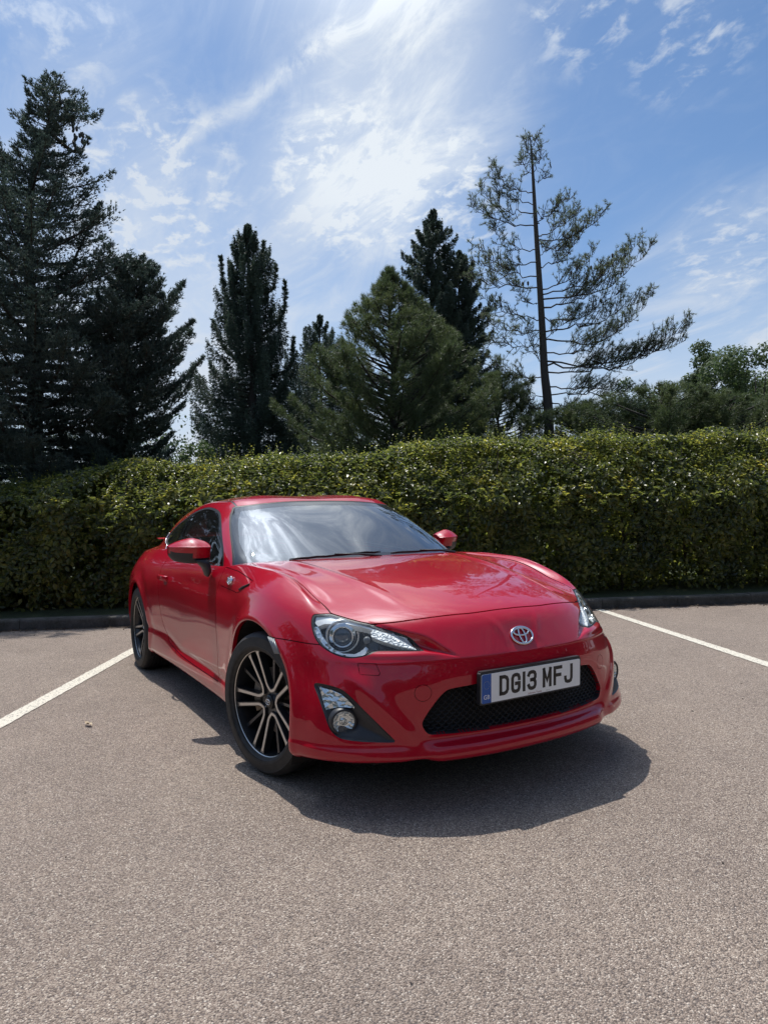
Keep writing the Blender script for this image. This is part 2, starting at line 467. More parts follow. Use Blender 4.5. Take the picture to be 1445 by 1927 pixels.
def body_ctrl():
    C = []
    for i, (st, tg) in enumerate(zip(BODY, TGT)):
        rows = [np.array(p, float) for p in st]
        for k, (dy, dz) in enumerate(zip(BODY_DY.get(i, (0,) * 9), BODY_DZ.get(i, (0,) * 9))):
            rows[k] += (0, dy, dz)
        # a second row just under the nose crease (front) tightens it into an edge
        w = (1, 1, 1, 1, .8, .45, .15)[i] if i < 7 else 0
        a, b = rows[5], rows[6]
        c0 = rows[4]; c1 = rows[7]
        midp = (-c0 + 9 * a + 9 * b - c1) / 16
        cus = np.array([b[0] + .10 * (a[0] - b[0]) + .002, b[1] + .10 * (a[1] - b[1]), b[2] - .014])
        rows.insert(6, midp * (1 - w) + cus * w)
        e = rows[-1]
        dz = e[2] - float(zdeck(e[0], e[1]))
        for f in FAN:
            x = e[0] + (tg[0] - e[0]) * f; y = e[1] + (tg[1] - e[1]) * f
            rows.append(np.array([x, y, float(zdeck(x, y)) + dz * (1 - f) ** 3]))
        C.append(rows)
    return np.array(C)


# greenhouse: G0 hidden root, G1 belt ... G5 roof edge, then roof fan
GREEN = [
 # x, y, z   base-root        belt              1/3               2/3               near top          roof edge
 [(.86,0,.84),   (.800,0,.882),    (.590,0,1.004),   (.380,0,1.118),   (.215,0,1.198),   (.130,0,1.233)],
 [(.85,.20,.84), (.790,.20,.883),  (.580,.19,1.005), (.370,.18,1.118), (.205,.17,1.198), (.120,.165,1.234)],
 [(.82,.42,.84), (.760,.42,.885),  (.550,.395,1.003),(.345,.37,1.114), (.185,.345,1.193),(.100,.33,1.230)],
 [(.76,.60,.84), (.700,.600,.887), (.490,.560,1.000),(.290,.520,1.105),(.135,.480,1.182),(.055,.460,1.219)],
 [(.68,.70,.83), (.630,.690,.885), (.420,.645,.990), (.225,.595,1.092),(.080,.552,1.166),(.005,.520,1.207)],
 [(.56,.755,.81),(.520,.738,.872), (.310,.692,.980), (.130,.638,1.078),(.000,.590,1.150),(-.075,.545,1.200)],
 [(.36,.775,.80),(.340,.752,.872), (.160,.708,.975), (.000,.655,1.072),(-.105,.605,1.143),(-.175,.556,1.202)],
 [(.08,.775,.81),(.080,.754,.880), (-.060,.710,.978),(-.190,.660,1.072),(-.265,.610,1.143),(-.330,.556,1.206)],
 [(-.22,.77,.82),(-.220,.750,.893),(-.300,.708,.983),(-.390,.660,1.070),(-.460,.610,1.140),(-.510,.555,1.200)],
 [(-.50,.765,.84),(-.500,.742,.908),(-.560,.700,.990),(-.620,.655,1.065),(-.675,.605,1.130),(-.710,.548,1.185)],
 [(-.76,.76,.85),(-.760,.735,.918),(-.790,.694,.990),(-.830,.648,1.058),(-.875,.598,1.113),(-.900,.540,1.163)],
 [(-1.00,.765,.85),(-.990,.732,.920),(-1.02,.685,.984),(-1.050,.640,1.042),(-1.075,.590,1.092),(-1.085,.525,1.137)],
 [(-1.24,.775,.84),(-1.220,.725,.912),(-1.24,.668,.968),(-1.245,.620,1.018),(-1.245,.565,1.065),(-1.225,.495,1.112)],
 [(-1.48,.76,.83),(-1.460,.690,.900),(-1.44,.630,.944),(-1.405,.575,.990),(-1.370,.515,1.040),(-1.320,.445,1.095)],
 [(-1.68,.68,.84),(-1.640,.600,.900),(-1.57,.550,.943),(-1.490,.505,.990),(-1.430,.455,1.035),(-1.360,.395,1.090)],
 [(-1.82,.50,.86),(-1.760,.450,.915),(-1.650,.410,.962),(-1.530,.370,1.015),(-1.410,.330,1.068),(-1.320,.300,1.110)],
 [(-1.88,.25,.87),(-1.820,.225,.922),(-1.690,.210,.975),(-1.540,.190,1.038),(-1.390,.170,1.095),(-1.270,.155,1.142)],
 [(-1.90,0,.87),  (-1.840,0,.925),   (-1.700,0,.980),   (-1.540,0,1.045),  (-1.380,0,1.103),  (-1.240,0,1.152)],
]
RX = [-1.5, -1.24, -1.0, -.75, -.5, -.25, 0, .13, .3]
RZ = [1.05, 1.150, 1.212, 1.250, 1.270, 1.274, 1.256, 1.236, 1.195]
GT = [(-.15,0), (-.16,.02), (-.18,.03), (-.22,.04), (-.26,.045), (-.31,.05), (-.37,.05), (-.44,.05), (-.52,.05), (-.60,.05),
      (-.66,.05), (-.72,.05), (-.78,.05), (-.83,.045), (-.88,.04), (-.92,.03), (-.95,.02), (-.97,0)]


def zroof(x, y):
    z = lerp_tab(RX, RZ, x)
    ay = np.abs(y)
    return z + .008 - 0.068 * (ay / 0.56) ** 2.8 + 0.007 * np.exp(-((ay - .33) / .11) ** 2) - 0.004 * np.exp(-(ay / .14) ** 2)


def green_ctrl():
    C = []
    for i, (st, tg) in enumerate(zip(GREEN, GT)):
        rows = [np.array(p, float) for p in st]
        k = min(1, max(0, i) / 4.0) if i < 12 else max(0, 1 - (i - 11) / 5.0)
        for j, f in enumerate((0, 0.1, .45, .75, .95, 1.0)):
            rows[j] += np.array([0, .012 * k, .024 * k + .006]) * f
        if 2 <= i <= 5:
            for j in (1, 2, 3): rows[j] += np.array([.004, .012, .008]) * (.5, 1, .8)[j - 1]
        e = rows[-1]
        dz = e[2] - float(zroof(e[0], e[1]))
        for f in (0.14, 0.34, 0.58, 0.80, 1.0):
            x = e[0] + (tg[0] - e[0]) * f; y = e[1] + (tg[1] - e[1]) * f
            rows.append(np.array([x, y, float(zroof(x, y)) + dz * (1 - f) ** 2]))
        C.append(rows)
    return np.array(C)


def gnormals(G):
    du = np.gradient(G, axis=0); dv = np.gradient(G, axis=1)
    n = np.cross(du, dv)
    l = np.linalg.norm(n, axis=2, keepdims=True)
    n = n / np.maximum(l, 1e-12)
    # centre line symmetry
    for i in (0, -1):
        n[i, :, 1] = 0
    n /= np.linalg.norm(n, axis=2, keepdims=True) + 1e-12
    return n


def grid_tris(G):
    a, b = G.shape[:2]
    I = np.arange(a * b).reshape(a, b)
    p, q, r, s = I[:-1, :-1].ravel(), I[1:, :-1].ravel(), I[1:, 1:].ravel(), I[:-1, 1:].ravel()
    return np.concatenate([np.stack([p, q, r], 1), np.stack([p, r, s], 1)])


class Surf:
    """triangle soup with per-vertex normals and per-face label; can be cut along implicit outlines"""
    def __init__(s, V, N, F, lab=None):
        s.V, s.N, s.F = V, N, F
        s.L = np.zeros(len(F), int) if lab is None else lab
    @staticmethod
    def grid(G):
        N = gnormals(G)
        return Surf(G.reshape(-1, 3), N.reshape(-1, 3), grid_tris(G))
    def cut(s, fn, mask=None):
        """split faces along fn(V) = 0 (only faces where mask(face centre) holds)"""
        d = fn(s.V)
        d = np.where(np.abs(d) < 1e-5, 1e-5, d)
        F = s.F
        sg = d[F] > 0
        mixed = sg.any(1) & ~sg.all(1)
        if mask is not None:
            mixed &= mask(s.V[F].mean(1))
        idx = np.where(mixed)[0]
        if not len(idx): return
        newV, newN, edge = [], [], {}
        base = len(s.V)
        def mid(a, b):
            k = (a, b) if a < b else (b, a)
            if k not in edge:
                t = d[k[0]] / (d[k[0]] - d[k[1]])
                newV.append(s.V[k[0]] * (1 - t) + s.V[k[1]] * t)
                n = s.N[k[0]] * (1 - t) + s.N[k[1]] * t
                newN.append(n / (np.linalg.norm(n) + 1e-12))
                edge[k] = base + len(newV) - 1
            return edge[k]
        nf, nl = [], []
        for i in idx:
            f = F[i]; g = sg[i]
            k = int(np.argmax(g)) if g.sum() == 1 else int(np.argmin(g))
            a, b, c = f[k], f[(k + 1) % 3], f[(k + 2) % 3]
            ab, ac = mid(a, b), mid(a, c)
            nf += [(a, ab, ac), (ab, b, c), (ab, c, ac)]
            nl += [s.L[i]] * 3
        keep = np.ones(len(F), bool); keep[idx] = False
        s.F = np.concatenate([F[keep], np.array(nf)])
        s.L = np.concatenate([s.L[keep], np.array(nl, int)])
        s.V = np.concatenate([s.V, np.array(newV)])
        s.N = np.concatenate([s.N, np.array(newN)])
    def cen(s): return s.V[s.F].mean(1)
    def extract(s, sel):
        F = s.F[sel]
        used = np.unique(F)
        m = np.full(len(s.V), -1); m[used] = np.arange(len(used))
        return Surf(s.V[used], s.N[used], m[F], s.L[sel].copy())
    def boundary(s):
        """directed boundary edges, welded by position so the centre line stays open"""
        E_ = np.concatenate([s.F[:, [0, 1]], s.F[:, [1, 2]], s.F[:, [2, 0]]])
        key = np.sort(E_, 1); key = key[:, 0].astype(np.int64) * (len(s.V) + 1) + key[:, 1]
        u, inv, cnt = np.unique(key, return_inverse=True, return_counts=True)
        return E_[cnt[inv] == 1]
    def flange(s, depth=0.012, skip=None):
        """turn the free edges inwards"""
        B = s.boundary()
        if skip is not None:
            B = B[~skip(s.V[B].mean(1))]
        # ignore centre line edges
        B = B[~((np.abs(s.V[B[:, 0], 1]) < 1e-4) & (np.abs(s.V[B[:, 1], 1]) < 1e-4))]
        if not len(B): return
        u = np.unique(B); m = {int(k): i for i, k in enumerate(u)}
        n0 = len(s.V); k = len(u)
        # rolled edge: outward facing normal across the edge
        out = np.zeros((len(s.V), 3))
        e = s.V[B[:, 1]] - s.V[B[:, 0]]
        side = np.cross(e, s.N[B[:, 0]]); side /= np.linalg.norm(side, axis=1)[:, None] + 1e-12
        np.add.at(out, B[:, 0], side); np.add.at(out, B[:, 1], side)
        o = out[u]; o /= np.linalg.norm(o, axis=1)[:, None] + 1e-12
        top = s.V[u]
        low = s.V[u] - s.N[u] * depth
        s.V = np.concatenate([s.V, top, low])
        s.N = np.concatenate([s.N, o, o])
        a = np.array([m[int(x)] for x in B[:, 0]]); b = np.array([m[int(x)] for x in B[:, 1]])
        F1 = np.stack([n0 + b, n0 + a, n0 + k + a], 1); F2 = np.stack([n0 + b, n0 + k + a, n0 + k + b], 1)
        s.F = np.concatenate([s.F, F1, F2])
        s.L = np.concatenate([s.L, np.full(2 * len(B), -1)])
    def offset(s, h):
        return Surf(s.V + s.N * h, s.N.copy(), s.F.copy(), s.L.copy())
    def mirrored(s):
        V = s.V * [1, -1, 1]; N = s.N * [1, -1, 1]
        return Surf(V, N, s.F[:, ::-1].copy(), s.L.copy())
    def both(s):
        m = s.mirrored(); n = len(s.V)
        # weld the centre line
        return Surf(np.concatenate([s.V, m.V]), np.concatenate([s.N, m.N]), np.concatenate([s.F, m.F + n]), np.concatenate([s.L, m.L]))
    def obj(s, name, m, parent):
        return mesh_obj(name, s.V, s.F, m, parent, True, s.N)


def poly_sdf(P, Q):
    """signed distance (positive inside) of points P (n,2) to closed polygon Q (m,2)"""
    P = np.asarray(P, float); Q = np.asarray(Q, float)
    A = Q; B = np.roll(Q, -1, 0)
    d = np.full(len(P), 1e9); ins = np.zeros(len(P), bool)
    for a, b in zip(A, B):
        e = b - a; w = P - a
        t = np.clip((w @ e) / (e @ e + 1e-18), 0, 1)
        d = np.minimum(d, np.linalg.norm(w - t[:, None] * e, axis=1))
        c = ((a[1] > P[:, 1]) != (b[1] > P[:, 1]))
        with np.errstate(divide='ignore', invalid='ignore'):
            xi = (b[0] - a[0]) * (P[:, 1] - a[1]) / (b[1] - a[1]) + a[0]
        ins ^= c & (P[:, 0] < xi)
    return np.where(ins, d, -d)


def smooth_poly(Q, n=8, closed=True):
    """Catmull-Rom through the points; a point given twice makes a corner"""
    Q = np.asarray(Q, float); m = len(Q); out = []
    for i in range(m if closed else m - 1):
        p0, p1, p2, p3 = Q[(i - 1) % m], Q[i], Q[(i + 1) % m], Q[(i + 2) % m]
        if not closed:
            if i == 0: p0 = p1
            if i == m - 2: p3 = p2
        if np.allclose(p1, p2): continue
        if np.allclose(p0, p1): p0 = p1 - (p2 - p1) * .3
        if np.allclose(p2, p3): p3 = p2 + (p2 - p1) * .3
        for t in np.linspace(0, 1, n, endpoint=False):
            out.append(0.5 * ((2 * p1) + (-p0 + p2) * t + (2 * p0 - 5 * p1 + 4 * p2 - p3) * t * t + (-p0 + 3 * p1 - 3 * p2 + p3) * t ** 3))
    if not closed: out.append(Q[-1])
    return np.array(out)
# ================================================================== CAR: materials
def paint_mat():
    m = mat('red_paint', (0.44, 0.0013, 0.0165), 0.32, 0.0, Coat_Weight=1.0, Coat_Roughness=0.004, Coat_IOR=1.52)
    m.node_tree.nodes['Principled BSDF'].inputs['Specular IOR Level'].default_value = 0.12
    # orange peel and faint waviness of the panels
    a = nz(m, 2.2, 2, 0.5); b = nz(m, 260, 1, 0.5)
    h = mathn(m, 'ADD', mathn(m, 'MULTIPLY', a, 1.0), mathn(m, 'MULTIPLY', b, 0.004))
    nt = m.node_tree
    bp = nt.nodes.new('ShaderNodeBump'); bp.inputs['Strength'].default_value = 0.22; bp.inputs['Distance'].default_value = 0.010
    nt.links.new(h, bp.inputs['Height'])
    nt.links.new(bp.outputs[0], nt.nodes['Principled BSDF'].inputs['Coat Normal'])
    # thin road film low on the panels
    r = ramp(m, nz(m, 14, 6, 0.7), [(0.35, (0.44, 0.0013, 0.0165)), (0.8, (0.42, 0.003, 0.018))])
    link_base(m, r)
    return m


def glass_mat(name, tint, ior, rough=0.0, boost=1.0, film=0.0):
    m = bpy.data.materials.new(name); m.use_nodes = True
    nt = m.node_tree; nt.nodes.clear()
    N = nt.nodes.new; L = nt.links.new
    t = N('ShaderNodeBsdfTransparent'); t.inputs[0].default_value = (*tint, 1)
    g = N('ShaderNodeBsdfGlossy'); g.inputs['Roughness'].default_value = rough
    fr = N('ShaderNodeFresnel')
    # a thin pane: same reflectance from both sides
    ge = N('ShaderNodeNewGeometry'); mi = N('ShaderNodeMapRange')
    mi.inputs[3].default_value = ior; mi.inputs[4].default_value = 1.0 / ior
    L(ge.outputs['Backfacing'], mi.inputs[0]); L(mi.outputs[0], fr.inputs[0])
    mu = N('ShaderNodeMath'); mu.operation = 'MULTIPLY'; mu.use_clamp = True
    L(fr.outputs[0], mu.inputs[0]); mu.inputs[1].default_value = boost
    mx = N('ShaderNodeMixShader')
    L(mu.outputs[0], mx.inputs[0]); L(t.outputs[0], mx.inputs[1]); L(g.outputs[0], mx.inputs[2])
    last = mx.outputs[0]
    if film:
        d = N('ShaderNodeBsdfDiffuse'); d.inputs[0].default_value = (0.62, 0.64, 0.62, 1)
        tc = N('ShaderNodeTexCoord')
        no = N('ShaderNodeTexNoise'); no.inputs['Scale'].default_value = 5.0; no.inputs['Detail'].default_value = 9; no.inputs['Roughness'].default_value = 0.7
        L(tc.outputs['Object'], no.inputs['Vector'])
        mr = N('ShaderNodeMapRange'); mr.inputs[1].default_value = 0.35; mr.inputs[2].default_value = 0.75
        mr.inputs[3].default_value = film * 0.5; mr.inputs[4].default_value = film * 1.6
        L(no.outputs['Fac'], mr.inputs[0])
        m2 = N('ShaderNodeMixShader'); L(mr.outputs[0], m2.inputs[0]); L(last, m2.inputs[1]); L(d.outputs[0], m2.inputs[2])
        last = m2.outputs[0]
    o = N('ShaderNodeOutputMaterial'); L(last, o.inputs['Surface'])
    return m


PAINT = paint_mat()
GLASS = glass_mat('windscreen_glass', (0.32, 0.38, 0.37), 1.85, 0.010, 2.3, 0.02)
SIDEGLASS = glass_mat('side_glass', (0.30, 0.33, 0.32), 1.6, 0.0, 1.1, 0.012)
LENS = glass_mat('clear_lens', (0.93, 0.95, 0.95), 1.5, 0.0, 1.15, 0.02)
CERAM = mat('black_ceramic_border', (0.03, 0.031, 0.033), 0.10, 0, Coat_Weight=0.6, Coat_Roughness=0.03)
RUBBER = mat('black_rubber', (0.013, 0.013, 0.014), 0.5)
GAPM = mat('dark_gap', (0.006, 0.004, 0.004), 0.8)
PLASTIC = mat('black_textured_plastic', (0.022, 0.022, 0.025), 0.42)
bump(PLASTIC, nz(PLASTIC, 900, 2, 0.5), 0.25, 0.001)
GLOSSBLK = mat('gloss_black', (0.012, 0.012, 0.013), 0.12)
GREYPL = mat('grey_plastic', (0.17, 0.175, 0.18), 0.35)
CHROME = mat('chrome', (0.78, 0.79, 0.80), 0.08, 1.0)
SATIN = mat('satin_silver', (0.74, 0.75, 0.76), 0.25, 0.6)
MACH = mat('machined_alloy', (0.66, 0.64, 0.61), 0.36, 1.0)
bump(MACH, nz(MACH, 420, 3, 0.6), 0.15, 0.0006)
RIMBLK = mat('gunmetal_paint', (0.022, 0.023, 0.026), 0.3, 0.3, Coat_Weight=0.5, Coat_Roughness=0.08)
STEEL = mat('brake_steel', (0.34, 0.30, 0.27), 0.42, 1.0)
CASTI = mat('caliper_iron', (0.30, 0.24, 0.18), 0.7, 0.3)
DARK = mat('underbody_black', (0.006, 0.006, 0.006), 0.9)
TRIM = mat('cabin_trim', (0.035, 0.037, 0.040), 0.7)
CLOTH = mat('seat_cloth', (0.028, 0.030, 0.034), 0.85)
DASH = mat('dashboard_vinyl', (0.035, 0.038, 0.042), 0.6)
bump(DASH, nz(DASH, 300, 3), 0.3, 0.001)
WHITE = mat('plate_white', (0.84, 0.84, 0.82), 0.35)
BLUE = mat('plate_blue', (0.012, 0.09, 0.36), 0.35)
INK = mat('plate_black', (0.012, 0.010, 0.010), 0.4)
REDINK = mat('red_print', (0.25, 0.03, 0.03), 0.5)
STARS = mat('star_print', (0.30, 0.32, 0.20), 0.5)
REDLENS = mat('red_lens', (0.25, 0.004, 0.004), 0.1, 0, Coat_Weight=1.0)


def tyre_mat():
    m = mat('tyre_rubber', (0.017, 0.017, 0.018), 0.62)
    a = nz(m, 30, 5, 0.6)
    link_base(m, ramp(m, a, [(0.35, (0.012, 0.012, 0.012)), (0.75, (0.034, 0.031, 0.028))]))
    bump(m, nz(m, 240, 3, 0.6), 0.3, 0.001)
    return m


TYRE = tyre_mat()


def crystal_mat():
    m = mat('faceted_reflector', (0.86, 0.88, 0.88), 0.15, 0.75)
    nt = m.node_tree
    tc = nt.nodes.new('ShaderNodeTexCoord')
    v = nt.nodes.new('ShaderNodeTexVoronoi'); v.inputs['Scale'].default_value = 115
    nt.links.new(tc.outputs['Object'], v.inputs['Vector'])
    bump(m, v.outputs['Distance'], 1.0, 0.006)
    return m


CRYS = crystal_mat(); CRYS.node_tree.nodes['Principled BSDF'].inputs['Metallic'].default_value = 0.05
CRYS.node_tree.nodes['Principled BSDF'].inputs['Base Color'].default_value = (.93, .95, .94, 1)
CRYS.node_tree.nodes['Principled BSDF'].inputs['Roughness'].default_value = 0.25
CRYS2 = crystal_mat(); CRYS2.name = 'fluted_reflector'
CRYS2.node_tree.nodes['Voronoi Texture'].inputs['Scale'].default_value = 45
BOWL = mat('bowl_grey', (0.74, 0.76, 0.78), 0.22, 0.25)
BRIGHT = mat('bright_reflector', (0.92, 0.93, 0.94), 0.2, 0.05)
AMBERCHROME = mat('signal_reflector', (0.70, 0.50, 0.42), 0.15, 1.0)

# ================================================================== CAR: outlines (x, y, z of one half; mirrored)
HL = smooth_poly([(.735, .731), (.735, .731), (.684, .7315), (.653, .721), (.606, .704), (.569, .694), (.536, .680), (.489, .661), (.459, .645),
                  (.441, .625), (.431, .608), (.437, .602), (.478, .602), (.532, .603), (.584, .603), (.604, .600), (.624, .592), (.646, .584), (.675, .578),
                  (.697, .579), (.718, .586), (.739, .601), (.755, .621), (.762, .645), (.762, .672), (.757, .699), (.746, .722)], 5)
RECESS = smooth_poly([(.575, .696), (.575, .696), (.532, .687), (.485, .671), (.433, .655), (.403, .641), (.363, .608), (.322, .5765), (.322, .5765),
                      (.380, .590), (.430, .600), (.470, .620), (.52, .66)], 5)
FOG = smooth_poly([(.792, .470), (.786, .480), (.772, .4805), (.745, .475), (.721, .463), (.695, .430), (.670, .395), (.626, .340), (.585, .291), (.579, .284),
                   (.586, .278), (.640, .281), (.690, .284), (.732, .289), (.754, .295), (.767, .308), (.777, .330), (.785, .386), (.790, .440)], 5)
SIGNAL = [(.782, .468), (.752, .462), (.731, .451), (.716, .433), (.698, .405), (.712, .4035), (.726, .405), (.750, .402), (.778, .390), (.781, .417)]
GRILLE = smooth_poly([(-.2, .478), (-.2, .478), (.20, .470), (.279, .4655), (.345, .461), (.379, .455), (.407, .434), (.436, .400), (.470, .352),
                      (.476, .331), (.466, .309), (.444, .292), (.372, .286), (.245, .281), (.12, .279), (-.2, .279), (-.2, .279)], 5)
HOOD = smooth_poly([(1.985, -.2), (1.985, -.2), (1.980, .12), (1.964, .247), (1.932, .381), (1.889, .479), (1.829, .567), (1.829, .567), (1.787, .604), (1.725, .651),
                    (1.687, .678), (1.687, .678), (1.589, .674), (1.492, .674), (1.347, .677), (1.175, .681), (1.00, .681), (.841, .676), (.74, .670), (.695, .665), (.695, .665),
                    (.735, .60), (.79, .40), (.815, .20), (.822, -.2), (.822, -.2)], 6)
DOOR = smooth_poly([(.565, .86), (.545, .80), (.522, .748), (.530, .69), (.540, .651), (.565, .556), (.594, .46), (.620, .369), (.655, .275), (.655, .275), (.332, .273),
                    (-.081, .280), (-.281, .298), (-.452, .331), (-.581, .421), (-.624, .496), (-.640, .582), (-.668, .70), (-.672, .80), (-.655, .88), (-.63, .95), (-.63, 1.0), (-.3, 1.0), (.56, 1.0), (.565, .86)], 5)
VENT = [(.552, .866), (.80, .857), (1.10, .829), (1.075, .812), (.99, .772), (.914, .760), (.75, .762), (.536, .770)]
TAIL = smooth_poly([(.50, .86), (.66, .86), (.78, .83), (.84, .77), (.83, .70), (.72, .68), (.56, .70), (.47, .76)], 5)
# greenhouse: windscreen (y, z), side glass (x, z)
WS = smooth_poly([(-.2, .80), (-.2, .80), (.70, .80), (.728, .84), (.723, .886), (.659, 1.044), (.611, 1.131), (.570, 1.180), (.554, 1.197), (.535, 1.203),
                  (.45, 1.212), (.368, 1.2205), (.18, 1.231), (-.2, 1.235), (-.2, 1.235)], 5)
SW = smooth_poly([(.530, .830), (.530, .830), (.506, .860), (.451, .925), (.342, 1.000), (.171, 1.100), (.030, 1.160), (-.078, 1.186), (-.221, 1.204), (-.361, 1.206),
                  (-.547, 1.188), (-.720, 1.156), (-.900, 1.108), (-1.030, 1.055), (-1.085, 1.010), (-1.075, .985), (-.99, .955), (-.90, .940), (-.880, .900), (-.880, .80), (-.880, .80), (0, .78)], 5)
REARW = smooth_poly([(-1.17, -.2), (-1.17, -.2), (-1.20, .25), (-1.28, .40), (-1.36, .43), (-1.55, .47), (-1.64, .46), (-1.72, .25), (-1.74, -.2), (-1.74, -.2)], 5)

sxz = lambda Q: (lambda V: poly_sdf(V[:, [0, 2]], Q))
syz = lambda Q: (lambda V: poly_sdf(V[:, [1, 2]], Q))
sxy = lambda Q: (lambda V: poly_sdf(V[:, [0, 1]], Q))


def sarch(cx, cz, rx, rz):
    def f(V):
        x, z = V[:, 0] - cx, V[:, 2] - cz
        r = np.sqrt((x / rx) ** 2 + (np.maximum(z, 0) / rz) ** 2)
        return (1 - r) * rx
    return f


FARCH = sarch(1.297, .300, .383, .374)
RARCH = sarch(-1.285, .300, .352, .362)
sstep = lambda a, b, t: (lambda u: u * u * (3 - 2 * u))(np.clip((t - a) / (b - a), 0, 1))


def displace(G):
    """sculpt the fine features into the dense body grid"""
    N = gnormals(G)
    sh = G.shape[:2]
    V = G.reshape(-1, 3).copy(); n = N.reshape(-1, 3)
    x, y, z = V.T
    front = (x > 1.55)
    d = np.zeros(len(V))
    # lower lip ledge
    lip = sstep(.262, .238, z) * sstep(.475, .41, y) * front
    d += .013 * lip
    d -= .017 * np.exp(-((z - .272) / .017) ** 2) * sstep(.50, .43, y) * front
    # corner blade under the fog lamp bezel
    d += .005 * sstep(.262, .245, z) * sstep(.50, .56, y) * front * sstep(.16, .2, z)
    # fog bezel: ridge around the upper and inner edge, pocket inside
    s = poly_sdf(V[:, [1, 2]], FOG)
    ridge = np.exp(-((-s - .048) / .030) ** 2) * front * sstep(.25, .32, z) * sstep(.60, .50, z)
    d += .010 * ridge * sstep(.74, .66, y + (z - .45) * .2)
    # grille mouth surround pinches in
    s2 = poly_sdf(V[:, [1, 2]], GRILLE)
    d -= .004 * sstep(-.04, 0, s2) * front
    
    # dark wedge between lamp and nose
    s3 = poly_sdf(V[:, [1, 2]], RECESS)
    d -= .030 * sstep(-.004, .022, s3) * front
    # brow lip under the headlight
    d += .006 * np.exp(-((z - .588) / .010) ** 2) * sstep(.68, .60, y) * sstep(.36, .45, y) * front
    # two faint creases running from the bonnet down to the badge
    for k_, a_ in ((.085, .0030),):
        yc = k_ + .55 * np.maximum(0, z - .63)
        d += a_ * np.exp(-((y - yc) / .016) ** 2) * front * sstep(.585, .62, z) * sstep(.712, .672, z)
    # badge dimple
    r = np.hypot(y / .085, (z - .622) / .052)
    d -= .004 * np.exp(-r ** 4) * front
    # front arch lip flare
    for A in (FARCH, RARCH):
        a = -A(V)
        side = (y > .70) & (z > .15)
        d += .007 * np.exp(-((a - .012) / .022) ** 2) * side - .004 * np.exp(-((a - .085) / .035) ** 2) * side * sstep(.22, .34, z)
    # sill crease and shallow recess above it
    side = (y > .72) & (x < .95) & (x > -.98)
    d -= .007 * np.exp(-((z - .305 - .06 * sstep(-.1, -.6, x)) / .022) ** 2) * side
    # rear haunch edge line
    d += .0015 * np.exp(-((z - (.80 + .02 * (x + 1.2))) / .030) ** 2) * (y > .7) * sstep(-.2, -.7, x) * sstep(-1.75, -1.4, x)
    # shoulder line behind the vent
    d -= .004 * np.exp(-((z - .745) / .03) ** 2) * (y > .7) * sstep(.95, .7, x) * sstep(-.4, .1, x)
    # bonnet: two long soft ridges and a raised middle
    hood = (x > .75) & (x < 2.0) & (y < .70)
    yy = .50 - .10 * sstep(.9, 1.9, x)
    d += .006 * np.exp(-((y - yy) / .028) ** 2) * sstep(.74, .95, x) * sstep(1.93, 1.6, x) * (z > .7)
    # the wing stands proud of the bonnet edge
    d -= .016 * np.exp(-((y - .666) / .030) ** 2) * sstep(.70, .90, x) * sstep(1.68, 1.50, x) * (z > .6) * (y < .80)
    V = V + n * d[:, None]
    G2 = V.reshape(sh + (3,))
    G2[0, :, 1] = 0; G2[-1, :, 1] = 0
    return G2


car = empty('sports_coupe', (0, 0, 0))
tag(car, 'red two-door sports coupe parked across the bays in front of the hedge', 'car')

# ---------------------------------------------------------------- body panels
GB = displace(surf(body_ctrl(), 14, 9))
body = Surf.grid(GB)
FR = lambda c: (c[:, 0] > 1.5)
SIDE = lambda c: (c[:, 1] > .60) & (c[:, 2] > .1)
(PANEL, HLAMP, GAP, GRL, FOGP, HOODP, DOORP, VENTP, HOLE, TAILP, SKIRT, BUMP, RBUMP, REFL, TOWC) = range(15)


def region(s, fn, lab, mask, only=None):
    s.cut(fn, mask)
    c = s.cen()
    sel = (fn(c) > 0) & mask(c)
    if only is not None: sel &= np.isin(s.L, only)
    s.L[sel] = lab


def gapline(s, fn, mask, w=.0019, only=None):
    s.cut(lambda V: fn(V) - w, mask); s.cut(lambda V: fn(V) + w, mask)
    c = s.cen()
    sel = (np.abs(fn(c)) < w) & mask(c)
    if only is not None: sel &= np.isin(s.L, only)
    s.L[sel] = GAP


# wheel openings, cabin opening
body.L[:] = PANEL
for A in (FARCH, RARCH):
    region(body, A, HOLE, SIDE)
c = body.cen()
body.L[(body.cen()[:, 2] < .158)] = HOLE
CABIN = smooth_poly([(.66, -.02), (.66, -.02), (.62, .40), (.55, .60), (.44, .690), (.2, .712), (-.2, .705), (-.6, .695), (-.9, .680), (-1.05, .60), (-1.15, .40), (-1.2, -.02), (-1.2, -.02)], 4)
TOP = lambda c: (c[:, 2] > .82)
region(body, sxy(CABIN), HOLE, TOP)
# big regions first
HLm = lambda c: (c[:, 0] > 1.60) & (c[:, 2] > .5)
region(body, syz(HL), HLAMP, HLm)
FGm = lambda c: (c[:, 0] > 1.60) & (c[:, 2] < .55)
region(body, syz(FOG), FOGP, FGm)
region(body, syz(GRILLE), GRL, lambda c: (c[:, 0] > 1.8))
HDm = lambda c: (c[:, 2] > .66) & (c[:, 0] > .6) & (c[:, 1] < .78)
region(body, sxy(HOOD), HOODP, HDm, [PANEL])
gapline(body, sxy(HOOD), lambda c: HDm(c) & (c[:, 0] > .70), .0031, [PANEL, HOODP])
DRm = lambda c: (c[:, 1] > .68) & (c[:, 2] > .25)
region(body, sxz(DOOR), DOORP, DRm, [PANEL])
gapline(body, sxz(DOOR), DRm, .0028, [PANEL, DOORP])
VTm = lambda c: (c[:, 1] > .66)
region(body, sxz(VENT), VENTP, VTm, [PANEL])
gapline(body, sxz(VENT), lambda c: VTm(c) & (c[:, 0] > .57), .0018, [PANEL, VENTP])
